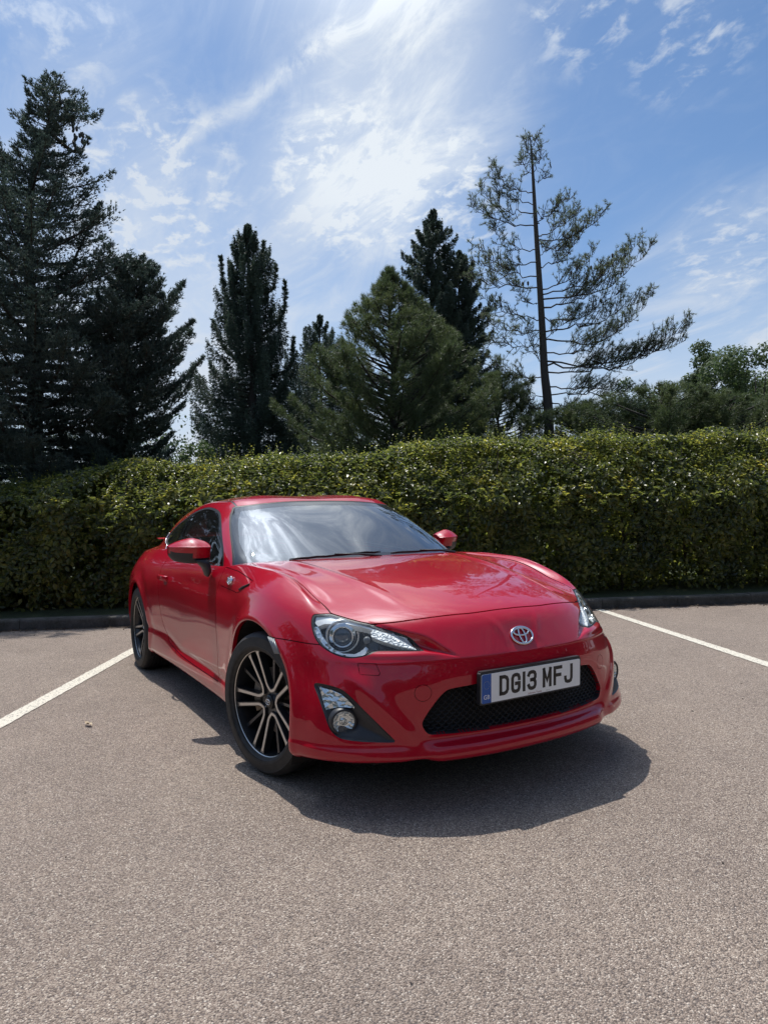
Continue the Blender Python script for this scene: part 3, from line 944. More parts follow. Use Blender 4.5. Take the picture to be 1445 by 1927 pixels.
# bumper seam on the wing, tail lamps, rear bumper seam
gapline(body, lambda V: V[:, 2] - (.628 - .03 * (V[:, 0] - 1.5)), lambda c: (c[:, 0] > 1.45) & (c[:, 0] < 1.76) & (c[:, 1] > .70) & (c[:, 2] < .68), .0019, [PANEL])
region(body, syz(TAIL), TAILP, lambda c: c[:, 0] < -1.6, [PANEL])
gapline(body, lambda V: V[:, 2] - .66, lambda c: (c[:, 0] < -1.64) & (c[:, 1] > .6), .0015, [PANEL])
# tow eye cover and headlamp washer cover outlines
gapline(body, lambda V: np.hypot(V[:, 1] - .472, V[:, 2] - .452) - .031, lambda c: (c[:, 0] > 1.8), .0010, [PANEL])
WASH = [(.664, .562), (.667, .523), (.612, .520), (.606, .528), (.612, .562)]
gapline(body, syz(WASH), lambda c: (c[:, 0] > 1.8), .0009, [PANEL])
# side reflector strip just ahead of the front arch
REFLP = [(1.462, .632), (1.519, .627), (1.573, .566), (1.532, .560)]
region(body, sxz(REFLP), REFL, lambda c: (c[:, 1] > .7), [PANEL])
# panel split into bonnet, bumper, wing, skirt, quarter
c = body.cen()
isP = body.L == PANEL
body.L[isP & (c[:, 0] > 1.40) & ((c[:, 2] < .628 - .03 * (c[:, 0] - 1.5)) | (c[:, 1] < .735) & (c[:, 0] > 1.67) | (c[:, 0] > 1.80)) & (c[:, 0] > 1.3)] = BUMP
isP = body.L == PANEL
body.L[isP & (c[:, 0] < -1.50) & (c[:, 2] < .66)] = RBUMP


def part(sel_labs, name, m, parent=car, off=0.0, fl=.012, both=True, cond=None, sides=False):
    sel = np.isin(body.L, sel_labs)
    if cond is not None: sel &= cond(body.cen())
    if not sel.any(): return None
    s = body.extract(sel)
    if off: s = s.offset(off)
    if fl: s.flange(fl)
    if sides:
        a = s.mirrored()
        return a.obj(name, m, parent), s.obj(name, m, parent)
    if both: s = s.both()
    return s.obj(name, m, parent)


part([HOODP], 'bonnet', PAINT)
part([BUMP], 'front_bumper', PAINT, fl=.02)
part([PANEL], 'front_wing', PAINT, cond=lambda c: (c[:, 0] > .50), sides=True, fl=.02)
part([PANEL], 'rear_quarter', PAINT, cond=lambda c: (c[:, 0] <= .50) & (c[:, 2] > .10), fl=.02)
part([RBUMP], 'rear_bumper', PAINT, fl=.02)
doors = part([DOORP], 'door', PAINT, sides=True)
vents = part([VENTP], 'vent_panel', PAINT, sides=True, fl=.006)
part([GAP], 'panel_gap', GAPM, off=-.0055, fl=0, sides=True)
part([REFL], 'side_reflector', GREYPL, sides=True, off=.0006, fl=.004)
part([TAILP], 'tail_lamp', REDLENS, sides=True)

# ---------------------------------------------------------------- headlamps
hl = body.extract(body.L == HLAMP)
fnh = syz(HL)
hl.cut(lambda V: fnh(V) - .0045)
cc = hl.cen(); rim_ = fnh(cc) < .0045
seal = hl.extract(rim_).offset(-.002); seal.flange(.006)
lens = hl.extract(~rim_)


def pot(q, h):
    """lamp bowl: the lens surface sunk by h with a deep cup round the projector"""
    r_ = np.hypot(q.V[:, 1] - .668, (q.V[:, 2] - .650) * 1.15)
    V = q.V - q.N * h - np.array([1, 0, .10]) * (.115 * np.exp(-(r_ / .074) ** 4))[:, None]
    fa_ = np.cross(V[q.F[:, 1]] - V[q.F[:, 0]], V[q.F[:, 2]] - V[q.F[:, 0]]); nn_ = np.zeros_like(V)
    for k_ in range(3): np.add.at(nn_, q.F[:, k_], fa_)
    return Surf(V, nn_ / (np.linalg.norm(nn_, axis=1)[:, None] + 1e-12), q.F, q.L)


bowl = pot(lens, .048)
# side wall of the lamp pot
wall = lens.offset(-.001); nF = len(wall.F); wall.flange(.052); wall.F = wall.F[nF:]; wall.L = wall.L[nF:]


def hl_patch(poly, off, depth=.0):
    f = syz(np.asarray(poly))
    q = body.extract(body.L == HLAMP)
    q.cut(f)
    q = q.extract(f(q.cen()) > 0).offset(off)
    if depth: q.flange(depth)
    return q


DRL = [(.583, .6735), (.565, .680), (.52, .665), (.475, .645), (.452, .622), (.455, .612), (.475, .611), (.520, .624), (.565, .641), (.590, .655)]
TOPCH = [(.735, .724), (.684, .7265), (.653, .716), (.606, .699), (.560, .6815), (.500, .659), (.500, .651), (.560, .672), (.600, .690), (.655, .704), (.72, .700), (.742, .690), (.748, .70)]
BACKCH = [(.742, .722), (.684, .724), (.640, .712), (.605, .699), (.600, .688), (.622, .668), (.66, .655), (.70, .64), (.735, .625), (.752, .65), (.754, .70)]
SIDECH = [(.757, .69), (.757, .65), (.748, .622), (.730, .600), (.705, .590), (.69, .593), (.715, .605), (.733, .628), (.742, .655), (.742, .69)]
LOWCH = [(.700, .591), (.660, .590), (.632, .604), (.615, .622), (.621, .628), (.640, .613), (.665, .601), (.70, .600)]
for sgn in (-1, 1):
    fx = (lambda s: s.mirrored()) if sgn < 0 else (lambda s: s)
    H = empty('headlight', (1.85, sgn * .62, .65)); H.parent = car
    H_inv = Matrix.Translation((-1.85, -sgn * .62, -.65))
    def sub(o, par=None):
        par = par or H
        o.parent = par
        o.matrix_parent_inverse = Matrix.Translation((-1.85, -sgn * .62, -.65))
        return o
    sub(fx(lens).obj('lens', LENS, None))
    sub(fx(seal).obj('seal', RUBBER, None))
    sub(fx(bowl).obj('housing', GLOSSBLK, None))
    d_ = pot(hl_patch(BACKCH, 0, 0), .043); sub(fx(d_).obj('reflector_bowl', BOWL, None))
    sub(fx(wall).obj('housing_wall', GREYPL, None))
    d_ = hl_patch(DRL, -.008, .03); sub(fx(d_).obj('light_strip', CRYS, None))
    d_ = hl_patch(TOPCH, -.010, .03); sub(fx(d_).obj('reflector', BRIGHT, None))
    d_ = hl_patch(SIDECH, -.012, .03); sub(fx(d_).obj('reflector', CRYS2, None))
    d_ = hl_patch(LOWCH, -.024, .02); sub(fx(d_).obj('reflector', SATIN, None))
    PC = np.array([1.752, .658, .6435])
    ax = np.array([.86, .42, -.03]); ax /= np.linalg.norm(ax)
    t1 = np.cross([0, 0, 1], ax); t1 /= np.linalg.norm(t1); t2 = np.cross(ax, t1)
    MM = np.stack([t1, ax, t2], 1)
    if sgn < 0: MM = np.diag([1, -1, 1]) @ MM
    PCs = PC * [1, sgn, 1]
    b = MB(); b.lathe([(.036, .000), (.038, .005), (.043, .004), (.047, -.004), (.052, -.003), (.055, -.010), (.058, -.030)], 56, MM, PCs)
    sub(b.build('projector_ring', CHROME, None, True))
    b = MB(); b.lathe([(.0365, .001), (.0405, .0055), (.042, .0062)], 56, MM, PCs)
    sub(b.build('projector_trim', SATIN, None, True))
    b = MB(); b.lathe([(.0005, .010), (.010, .0095), (.020, .0075), (.028, .004), (.034, -.001), (.036, -.004)], 48, MM, PCs)
    pl = b.build('projector_lens', mat('projector_glass', (.05, .07, .10), .04, 0, Coat_Weight=1.0), None, True); sub(pl)
    b = MB(); b.lathe([(.060, -.014), (.064, -.010), (.067, -.012), (.070, -.024)], 56, MM, PCs + np.array([0, 0, -.001]))
    sub(b.build('bezel_ring', SATIN, None, True))
    # small park lamp
    b = MB(); b.lathe([(.0005, .006), (.010, .004), (.013, .0), (.014, -.01)], 24, MM, np.array([1.853, sgn * .603, .637]))
    sub(b.build('park_lamp', GREYPL, None, True))

# ---------------------------------------------------------------- fog lamp pocket
fg = body.extract(body.L == FOGP)
fnf = syz(FOG)


def pocket(V):
    d = fnf(V)
    dep = .006 * sstep(0, .004, d) + .020 * sstep(.006, .055, d)
    dep += .018 * sstep(.05, .0, np.hypot(V[:, 1] - .728, V[:, 2] - .349))
    return dep


fg.cut(lambda V: fnf(V) - .006)
fg2 = Surf(fg.V - fg.N * pocket(fg.V)[:, None], fg.N.copy(), fg.F, fg.L)
# recompute smooth normals of the pocket
me_n = np.zeros_like(fg2.V); fa = np.cross(fg2.V[fg2.F[:, 1]] - fg2.V[fg2.F[:, 0]], fg2.V[fg2.F[:, 2]] - fg2.V[fg2.F[:, 0]])
for k in range(3): np.add.at(me_n, fg2.F[:, k], fa)
if (me_n * fg2.N).sum() < 0: me_n = -me_n
fg2.N = me_n / (np.linalg.norm(me_n, axis=1)[:, None] + 1e-12)
fnS = syz(np.array(SIGNAL))
sg_ = body.extract(body.L == FOGP); sg_.cut(fnS); sg_ = sg_.extract(fnS(sg_.cen()) > 0).offset(-.0010); sg_.flange(.010)
sgr = body.extract(body.L == FOGP); sgr.cut(fnS); sgr = sgr.extract(fnS(sgr.cen()) > 0).offset(-.0042)
for sgn in (-1, 1):
    fx = (lambda s: s.mirrored()) if sgn < 0 else (lambda s: s)
    bz = fx(fg2).obj('fog_bezel', PLASTIC, car)
    s_ = fx(sg_).obj('turn_signal', LENS, car)
    fx(sgr).obj('reflector', CRYS2, s_)
    ax = np.array([.95, sgn * .30, 0.0]); ax /= np.linalg.norm(ax)
    t1 = np.cross([0, 0, 1], ax); t1 /= np.linalg.norm(t1); t2 = np.cross(ax, t1)
    MM = np.stack([t1, ax, t2], 1)
    P0 = np.array([1.878, sgn * .7265, .349])
    b = MB(); b.lathe([(.056, -.01), (.050, .012), (.0445, .018), (.041, .014), (.041, -.02)], 48, MM, P0)
    f_ = b.build('fog_lamp', PLASTIC, car, True)
    b = MB(); b.lathe([(.0005, .020), (.015, .0195), (.03, .0175), (.041, .012)], 40, MM, P0); b.build('lens', LENS, f_, True)
    b = MB(); b.lathe([(.0005, .002), (.008, .004), (.012, -.006), (.025, -.002), (.034, .004), (.041, .010)], 40, MM, P0); b.build('reflector', CRYS2, f_, True)

# ---------------------------------------------------------------- grille: pocket, mesh, plate
gl = body.extract(body.L == GRL)
gb = gl.offset(-.055).both(); gb.obj('grille_backing', DARK, car)
gw = gl.offset(-.0005); nF = len(gw.F); gw.flange(.06); gw.F = gw.F[nF:]; gw.L = gw.L[nF:]
gw.both().obj('grille_surround', PLASTIC, car)
b = MB()


def grille_x(y, z):
    return 2.083 - .20 * y * y - .35 * abs(y) ** 4


hx, hz = .030, .0125
rows_ = 17
for j in range(rows_):
    z = .272 + j * hz
    for i in range(-18, 19):
        y = (i + (j % 2) * .5) * hx
        if poly_sdf(np.array([[abs(y), z]]), GRILLE)[0] < .002: continue
        # flattened hexagon strands: one bar plus two diagonals
        p = [(y - .30 * hx, z), (y + .30 * hx, z), (y + .5 * hx, z + hz), (y - .5 * hx, z + hz)]
        for a_, b_ in ((0, 1), (1, 2), (0, 3)):
            q0, q1 = p[a_], p[b_]
            A_ = np.array([grille_x(q0[0], q0[1]), q0[0], q0[1]]); B_ = np.array([grille_x(q1[0], q1[1]), q1[0], q1[1]])
            b.tube([A_, B_], .0019, 4, False)
b.build('grille_mesh', mat('grille_black', (.004, .004, .0045), .45), car)
b = MB(); b.box((2.06, 0, .462), (.03, .262, .020)); b.box((2.05, 0, .43), (.012, .25, .05)); b.build('bumper_beam', DARK, car)

# number plate, tilted a little
PLC = np.array([2.124, 0, .451]); tl = -.0375
def plate_pt(u, v, h):      # u towards the car's left (+y), v up, h outwards
    return PLC + np.array([math.cos(tl) * h - math.sin(tl) * v, u, math.cos(tl) * v + math.sin(tl) * h])
def rrect(w, h, r, n=5):
    P = []
    for cx, cy, a0 in ((w - r, h - r, 0), (-w + r, h - r, 90), (-w + r, -h + r, 180), (w - r, -h + r, 270)):
        for k in range(n + 1):
            a = math.radians(a0 + 90 * k / n); P.append((cx + r * math.cos(a), cy + r * math.sin(a)))
    return P
b = MB(); b.prism(rrect(.267, .0625, .008), plate_pt, -.018, .0000)
b.prism([(-.262, .060), (.262, .060), (.262, .0665), (-.262, .0665)], plate_pt, -.020, -.002)
holder = b.build('plate_holder', PLASTIC, car)
b = MB(); b.prism(rrect(.26, .0555, .006), plate_pt, -.001, .0035)
plate = b.build('number_plate', WHITE, car)
# the blue band sits at the reader's left, which is the car's right (-y)
BANDW = .046
P_ = [p for p in rrect(.26, .0555, .006) if p[0] < -.2]
P_ = [(-.26 + BANDW, -.0555), (-.26 + BANDW, .0555)] + P_
b = MB(); b.prism(P_, plate_pt, .0036, .0040); b.build('blue_band', BLUE, plate)

GLY = {
 'D': [[(0, 0), (0, 1)], [(0, 1), (.55, 1), (.85, .93), (1, .78), (1, .22), (.85, .07), (.55, 0), (0, 0)]],
 'G': [[(1, .74), (1, .80), (.88, .95), (.65, 1), (.35, 1), (.12, .95), (0, .80), (0, .20), (.12, .05), (.35, 0), (.65, 0), (.88, .05), (1, .20), (1, .47), (.55, .47)]],
 '1': [[(.5, 0), (.5, 1)]],
 '3': [[(0, .84), (.12, .96), (.35, 1), (.70, 1), (.90, .94), (1, .82), (1, .66), (.88, .55), (.62, .52), (.40, .52)],
       [(.62, .52), (.88, .49), (1, .36), (1, .18), (.88, .05), (.65, 0), (.35, 0), (.12, .05), (0, .18)]],
 'M': [[(0, 0), (0, 1)], [(0, 1), (.5, .30), (1, 1)], [(1, 1), (1, 0)]],
 'F': [[(0, 0), (0, 1), (1, 1)], [(0, .53), (.85, .53)]],
 'J': [[(1, 1), (1, .22), (.88, .05), (.65, 0), (.35, 0), (.12, .05), (0, .22), (0, .28)]],
 'B': [[(0, 0), (0, 1), (.6, 1), (.9, .93), (1, .78), (.9, .58), (.6, .52), (0, .52)], [(.6, .52), (.9, .46), (1, .26), (.9, .07), (.6, 0), (0, 0)]],
}


def glyph(b, ch, x0, y0, w, h, sw, fn, z0, z1):
    r = sw / 2
    for line in GLY[ch]:
        pts = np.array([(x0 + r + p[0] * (w - sw), y0 + r + p[1] * (h - sw)) for p in line])
        t = np.diff(pts, axis=0); t /= np.linalg.norm(t, axis=1)[:, None]
        n = np.stack([-t[:, 1], t[:, 0]], 1)
        L_, R_ = [], []
        for i in range(len(pts)):
            if i == 0: m, e = n[0], pts[0] - t[0] * r; k = 1
            elif i == len(pts) - 1: m, e = n[-1], pts[-1] + t[-1] * r; k = 1
            else:
                m = n[i - 1] + n[i]; m /= np.linalg.norm(m); k = min(1.6, 1 / max(.3, m @ n[i])); e = pts[i]
            L_.append(e + m * r * k); R_.append(e - m * r * k)
        for i in range(len(pts) - 1):
            q = [R_[i], R_[i + 1], L_[i + 1], L_[i]]
            b.prism(q, fn, z0, z1)


# UK lettering: 79 mm high, 50 mm wide, 14 mm stroke, 11 mm between letters, 33 mm between groups
x = -.26 + .086
for ch in 'DG13 MFJ':
    if ch == ' ':
        x += .0220; continue
    w = .014 if ch == '1' else .0485
    b = MB(); glyph(b, ch, x, -.0395 + .003, w, .079, .0140, plate_pt, .0036, .0041)
    b.build('character', INK, plate)
    x += w + .0108
b = MB()
for k in range(12):
    a = k * math.pi / 6
    cx, cy = -.26 + .0235 + .0145 * math.cos(a), .014 + .0145 * math.sin(a)
    star = []
    for q in range(10):
        rr = .0021 if q % 2 == 0 else .0009
        star.append((cx + rr * math.sin(q * math.pi / 5), cy + rr * math.cos(q * math.pi / 5)))
    b.prism(star, plate_pt, .0041, .0044)
b.build('star_ring', STARS, plate)


def text_obj(name, body_, size, m, parent, frame):
    """small print as real text, frame = (origin, right, up)"""
    c_ = bpy.data.curves.new(name, 'FONT'); c_.body = body_; c_.size = size; c_.align_x = 'CENTER'; c_.extrude = .0001
    c_.materials.append(m)
    tmp = bpy.data.objects.new(name, c_); COL.objects.link(tmp)
    bpy.context.view_layer.update()
    me = bpy.data.meshes.new_from_object(tmp.evaluated_get(bpy.context.evaluated_depsgraph_get()))
    bpy.data.objects.remove(tmp)
    if not me.materials: me.materials.append(m)
    o = bpy.data.objects.new(name, me); COL.objects.link(o)
    O_, r_, u_ = [Vector(v) for v in frame]
    r_.normalize(); u_.normalize(); n_ = r_.cross(u_)
    o.matrix_world = Matrix(((r_.x, u_.x, n_.x, O_.x), (r_.y, u_.y, n_.y, O_.y), (r_.z, u_.z, n_.z, O_.z), (0, 0, 0, 1)))
    o.parent = parent
    return o


pr, pu = (0, 1, 0), (-math.sin(tl), 0, math.cos(tl))
text_obj('country_letters', 'GB', .0235, WHITE, plate, (plate_pt(-.26 + .0235, -.040, .0042), (0, 1, 0), (-math.sin(tl), 0, math.cos(tl))))
text_obj('dealer_text', 'Johnsons Toyota', .0105, REDINK, plate, (plate_pt(.010, -.0515, .0037), pr, pu))
text_obj('maker_text', 'sonline.co.uk', .0045, INK, plate, (plate_pt(.080, -.0510, .0037), pr, pu))


def ellipse_tube(b, c3, u3, v3, cu, cv, ru, rv, rad, n=48):
    t = np.linspace(0, 2 * math.pi, n, endpoint=False)
    P = [np.asarray(c3) + u3 * (cu + ru * math.cos(a)) + v3 * (cv + rv * math.sin(a)) for a in t]
    P.append(P[0]); P.append(P[1])
    b.tube(P, rad, 8, False)


# nose emblem: three interlocking ovals
bb = Surf.grid(GB[:30])
def on_nose(z):
    q = GB[0]; k = (q[:, 0] > 1.9)
    zz = q[k][:, 2]; xx = q[k][:, 0]; o_ = np.argsort(zz)
    return float(np.interp(z, zz[o_], xx[o_]))
e0, e1 = on_nose(.600), on_nose(.644)
ev = np.array([e1 - e0, 0, .044]); ev /= np.linalg.norm(ev); eu = np.array([0, 1.0, 0]); en = np.cross(eu, ev)
ec = np.array([(e0 + e1) / 2, 0, .622]) + en * .004
b = MB()
ellipse_tube(b, ec, eu, ev, 0, 0, .054, .0365, .0048)
ellipse_tube(b, ec + en * .001, eu, ev, 0, .0155, .0395, .0155, .0038)
ellipse_tube(b, ec + en * .001, eu, ev, 0, -.0005, .0150, .0335, .0038)
b.build('emblem', CHROME, car, True)

# vent badge (ringed emblem between two flat cylinders) and slot
def side_pt(x, z):
    """point and normal of the master surface on the +y flank"""
    q = GB.reshape(-1, 3); nn = GNB.reshape(-1, 3)
    k = np.where((q[:, 1] > .6))[0]
    d_ = (q[k, 0] - x) ** 2 + (q[k, 2] - z) ** 2
    i = k[np.argsort(d_)[:4]]
    w_ = 1 / (d_[np.argsort(d_)[:4]] + 1e-8); w_ /= w_.sum()
    p = (q[i] * w_[:, None]).sum(0); n_ = (nn[i] * w_[:, None]).sum(0)
    return np.array([x, p[1] - (n_[0] * (x - p[0]) + n_[2] * (z - p[2])) / max(.2, n_[1]), z]), n_ / np.linalg.norm(n_)


GNB = gnormals(GB)
if GNB.reshape(-1, 3)[np.argmax(GB.reshape(-1, 3)[:, 1])][1] < 0: GNB = -GNB
for sgn, vp in ((-1, vents[0]), (1, vents[1])):
    p, n_ = side_pt(.735, .806)
    p = p * [1, sgn, 1]; n_ = n_ * [1, sgn, 1]
    u3 = np.array([1.0, 0, 0]) * (1 if sgn < 0 else -1); u3 = u3 - n_ * (u3 @ n_); u3 /= np.linalg.norm(u3); v3 = np.cross(n_, u3)
    if v3[2] < 0: v3 = -v3
    b = MB()
    ellipse_tube(b, p + n_ * .005, u3, v3, 0, 0, .021, .021, .0036, 32)
    for s_ in (-1, 1):
        fn = lambda uu, vv, h: p + u3 * uu + v3 * vv + n_ * h
        b.prism([(s_ * .023 - .008, -.010), (s_ * .023 + .008, -.010), (s_ * .023 + .008, .010), (s_ * .023 - .008, .010)], fn, .0, .008)
        b.prism([(s_ * .036 - .005, -.014), (s_ * .036 + .005, -.014), (s_ * .036 + .005, .014), (s_ * .036 - .005, .014)], fn, .0, .008)
    # figures 8 and 6
    for cx, cy, r_ in ((-.006, -.005, .0048), (-.006, .0055, .0042), (.0065, -.005, .0048)):
        ellipse_tube(b, p + n_ * .006, u3, v3, cx, cy, r_, r_, .0020, 16)
    b.tube([p + u3 * .0020 + v3 * -.004 + n_ * .006, p + u3 * .003 + v3 * .003 + n_ * .006, p + u3 * .0095 + v3 * .0095 + n_ * .006], .0020, 6)
    b.build('vent_badge', CHROME, vp, True)
    pts = [side_pt(x_, z_)[0] * [1, sgn, 1] + side_pt(x_, z_)[1] * [1, sgn, 1] * .0015 for x_, z_ in ((.955, .779), (1.01, .792), (1.09, .812))]
    b = MB(); b.tube(pts, [.004, .0075, .006], 8); b.build('vent_slot', GAPM, vp, True)

# side reflector lamp ribs
for sgn in (-1, 1):
    b = MB()
    for k in range(5):
        t = (k + .5) / 5
        a0 = np.array([1.462 + .057 * t, 0, .632 - .005 * t]); a1 = np.array([1.532 + .041 * t, 0, .560 + .006 * t])
        q0 = side_pt(a0[0] * .93 + a1[0] * .07, a0[2] * .93 + a1[2] * .07)[0]; q1 = side_pt(a1[0] * .93 + a0[0] * .07, a1[2] * .93 + a0[2] * .07)[0]
        q0 = q0 * [1, sgn, 1] + [0, sgn * .0035, 0]; q1 = q1 * [1, sgn, 1] + [0, sgn * .0035, 0]
        b.tube([q0, q1], .0030, 6)
    b.build('side_marker', mat('marker_clear', (.30, .31, .31), .3, .1), car, True)

# ---------------------------------------------------------------- greenhouse
GG = surf(green_ctrl(), 10, 9)
gh = Surf.grid(GG)
gh.L[:] = PANEL
(G_WS, G_WSB, G_SW, G_SWB, G_RW, G_SEAL, G_QW) = range(20, 27)
WSm = lambda c: (c[:, 0] > -.06)
fws = syz(WS)
region(gh, fws, G_WS, WSm)
for k, (a_, lab) in enumerate(((.0055, G_SEAL),)):
    gh.cut(lambda V: fws(V) - a_, WSm)
    cc = gh.cen(); gh.L[(gh.L == G_WS) & (fws(cc) < a_)] = lab
fin = lambda V: np.minimum(fws(V) - (.030 + .02 * sstep(1.0, .9, V[:, 2])), V[:, 2] - (.918 - .05 * (V[:, 1] / .6) ** 2))
gh.cut(fin, WSm)
cc = gh.cen(); gh.L[(gh.L == G_WS) & (fin(cc) < 0)] = G_WSB
SWm = lambda c: (c[:, 1] > .40) & (c[:, 0] < .72)
fsw = sxz(SW)
region(gh, fsw, G_SW, SWm, [PANEL])
gh.cut(lambda V: fsw(V) - .013, SWm)
cc = gh.cen(); gh.L[(gh.L == G_SW) & (fsw(cc) < .013)] = G_SEAL
pil = lambda V: .021 - np.abs(V[:, 0] + (.652 + (V[:, 2] - 1.066) * .33 * .5 - .02) - 0.0)
gh.cut(pil, SWm)
cc = gh.cen(); gh.L[(gh.L == G_SW) & (pil(cc) > 0)] = G_SWB
cc = gh.cen(); gh.L[(gh.L == G_SW) & (cc[:, 0] < -.60)] = G_QW
# belt moulding strip
belt = lambda V: lerp_tab([-1.2, -.9, -.5, 0, .3, .6], [.955, .946, .920, .888, .866, .846], V[:, 0]) - V[:, 2]
gh.cut(belt, SWm)
cc = gh.cen(); gh.L[np.isin(gh.L, [G_SW, G_QW, G_SWB]) & (belt(cc) > 0)] = G_SEAL
frw = sxy(REARW)
RWm = lambda c: (c[:, 0] < -1.1)
region(gh, frw, G_RW, RWm, [PANEL])
# roof ditch mouldings
DITCH = lambda V: V[:, 1] - lerp_tab([-1.3, -1.0, -.5, -.2, 0, .12], [.425, .475, .515, .528, .533, .535], V[:, 0])
gh.cut(lambda V: DITCH(V) - .0055, lambda c: c[:, 2] > 1.08); gh.cut(lambda V: DITCH(V) + .0055, lambda c: c[:, 2] > 1.08)
cc = gh.cen(); gh.L[(gh.L == PANEL) & (np.abs(DITCH(cc)) < .0055) & (cc[:, 0] > -1.25) & (cc[:, 2] > 1.08)] = GAP


def gpart(labs, name, m, off=0.0, fl=.012, sides=False, par=car):
    s = gh.extract(np.isin(gh.L, labs))
    if off: s = s.offset(off)
    if fl: s.flange(fl)
    if sides: return s.mirrored().obj(name, m, par), s.obj(name, m, par)
    return s.both().obj(name, m, par)


gpart([PANEL], 'roof', PAINT, fl=.018)
wsg = gpart([G_WS], 'windscreen', GLASS, off=-.002, fl=0)
gpart([G_WSB], 'ceramic_border', CERAM, off=-.0018, fl=0, par=wsg)
gpart([G_SEAL], 'window_seal', RUBBER, off=-.001, fl=.014)
gpart([GAP], 'roof_moulding', mat('moulding_grey', (.05, .052, .055), .3), off=-.003, fl=0, sides=True)
gpart([G_SW], 'door_glass', SIDEGLASS, off=-.004, fl=0, sides=True)
gpart([G_QW], 'quarter_glass', SIDEGLASS, off=-.004, fl=0, sides=True)
gpart([G_SWB], 'window_pillar', GLOSSBLK, off=-.002, fl=.006, sides=True)
gpart([G_RW], 'rear_window', SIDEGLASS, off=-.002, fl=0)
ins = gh.extract(np.isin(gh.L, [PANEL, G_SEAL, G_WSB, G_SWB])).offset(-.03).both(); ins.obj('headlining', mat('headlining', (.16, .16, .155), .9), car)
tr_ = body.extract(np.isin(body.L, [PANEL, DOORP]) & (body.cen()[:, 2] > .62) & (body.cen()[:, 0] < .62) & (body.cen()[:, 0] > -1.75) & (body.cen()[:, 1] > .3)).offset(-.014); tr_.obj('cabin_trim', TRIM, car); tr_.mirrored().obj('cabin_trim', TRIM, car)
# bright trim along the rear edge of the quarter glass
for sgn in (-1, 1):
    P = [(-.905, .905), (-.930, .945), (-1.02, .962), (-1.085, .985), (-1.096, 1.012), (-1.085, 1.03)]
    q = GG.reshape(-1, 3); k = np.where(q[:, 1] > .4)[0]
    pts = []
    for x_, z_ in P:
        i = k[np.argmin((q[k, 0] - x_) ** 2 + (q[k, 2] - z_) ** 2)]
        pts.append([x_, sgn * (q[i, 1] + .002), z_])
    b = MB(); b.tube(smooth_poly(np.array(pts), 5, False), .0045, 6); b.build('window_trim', SATIN, car, True)
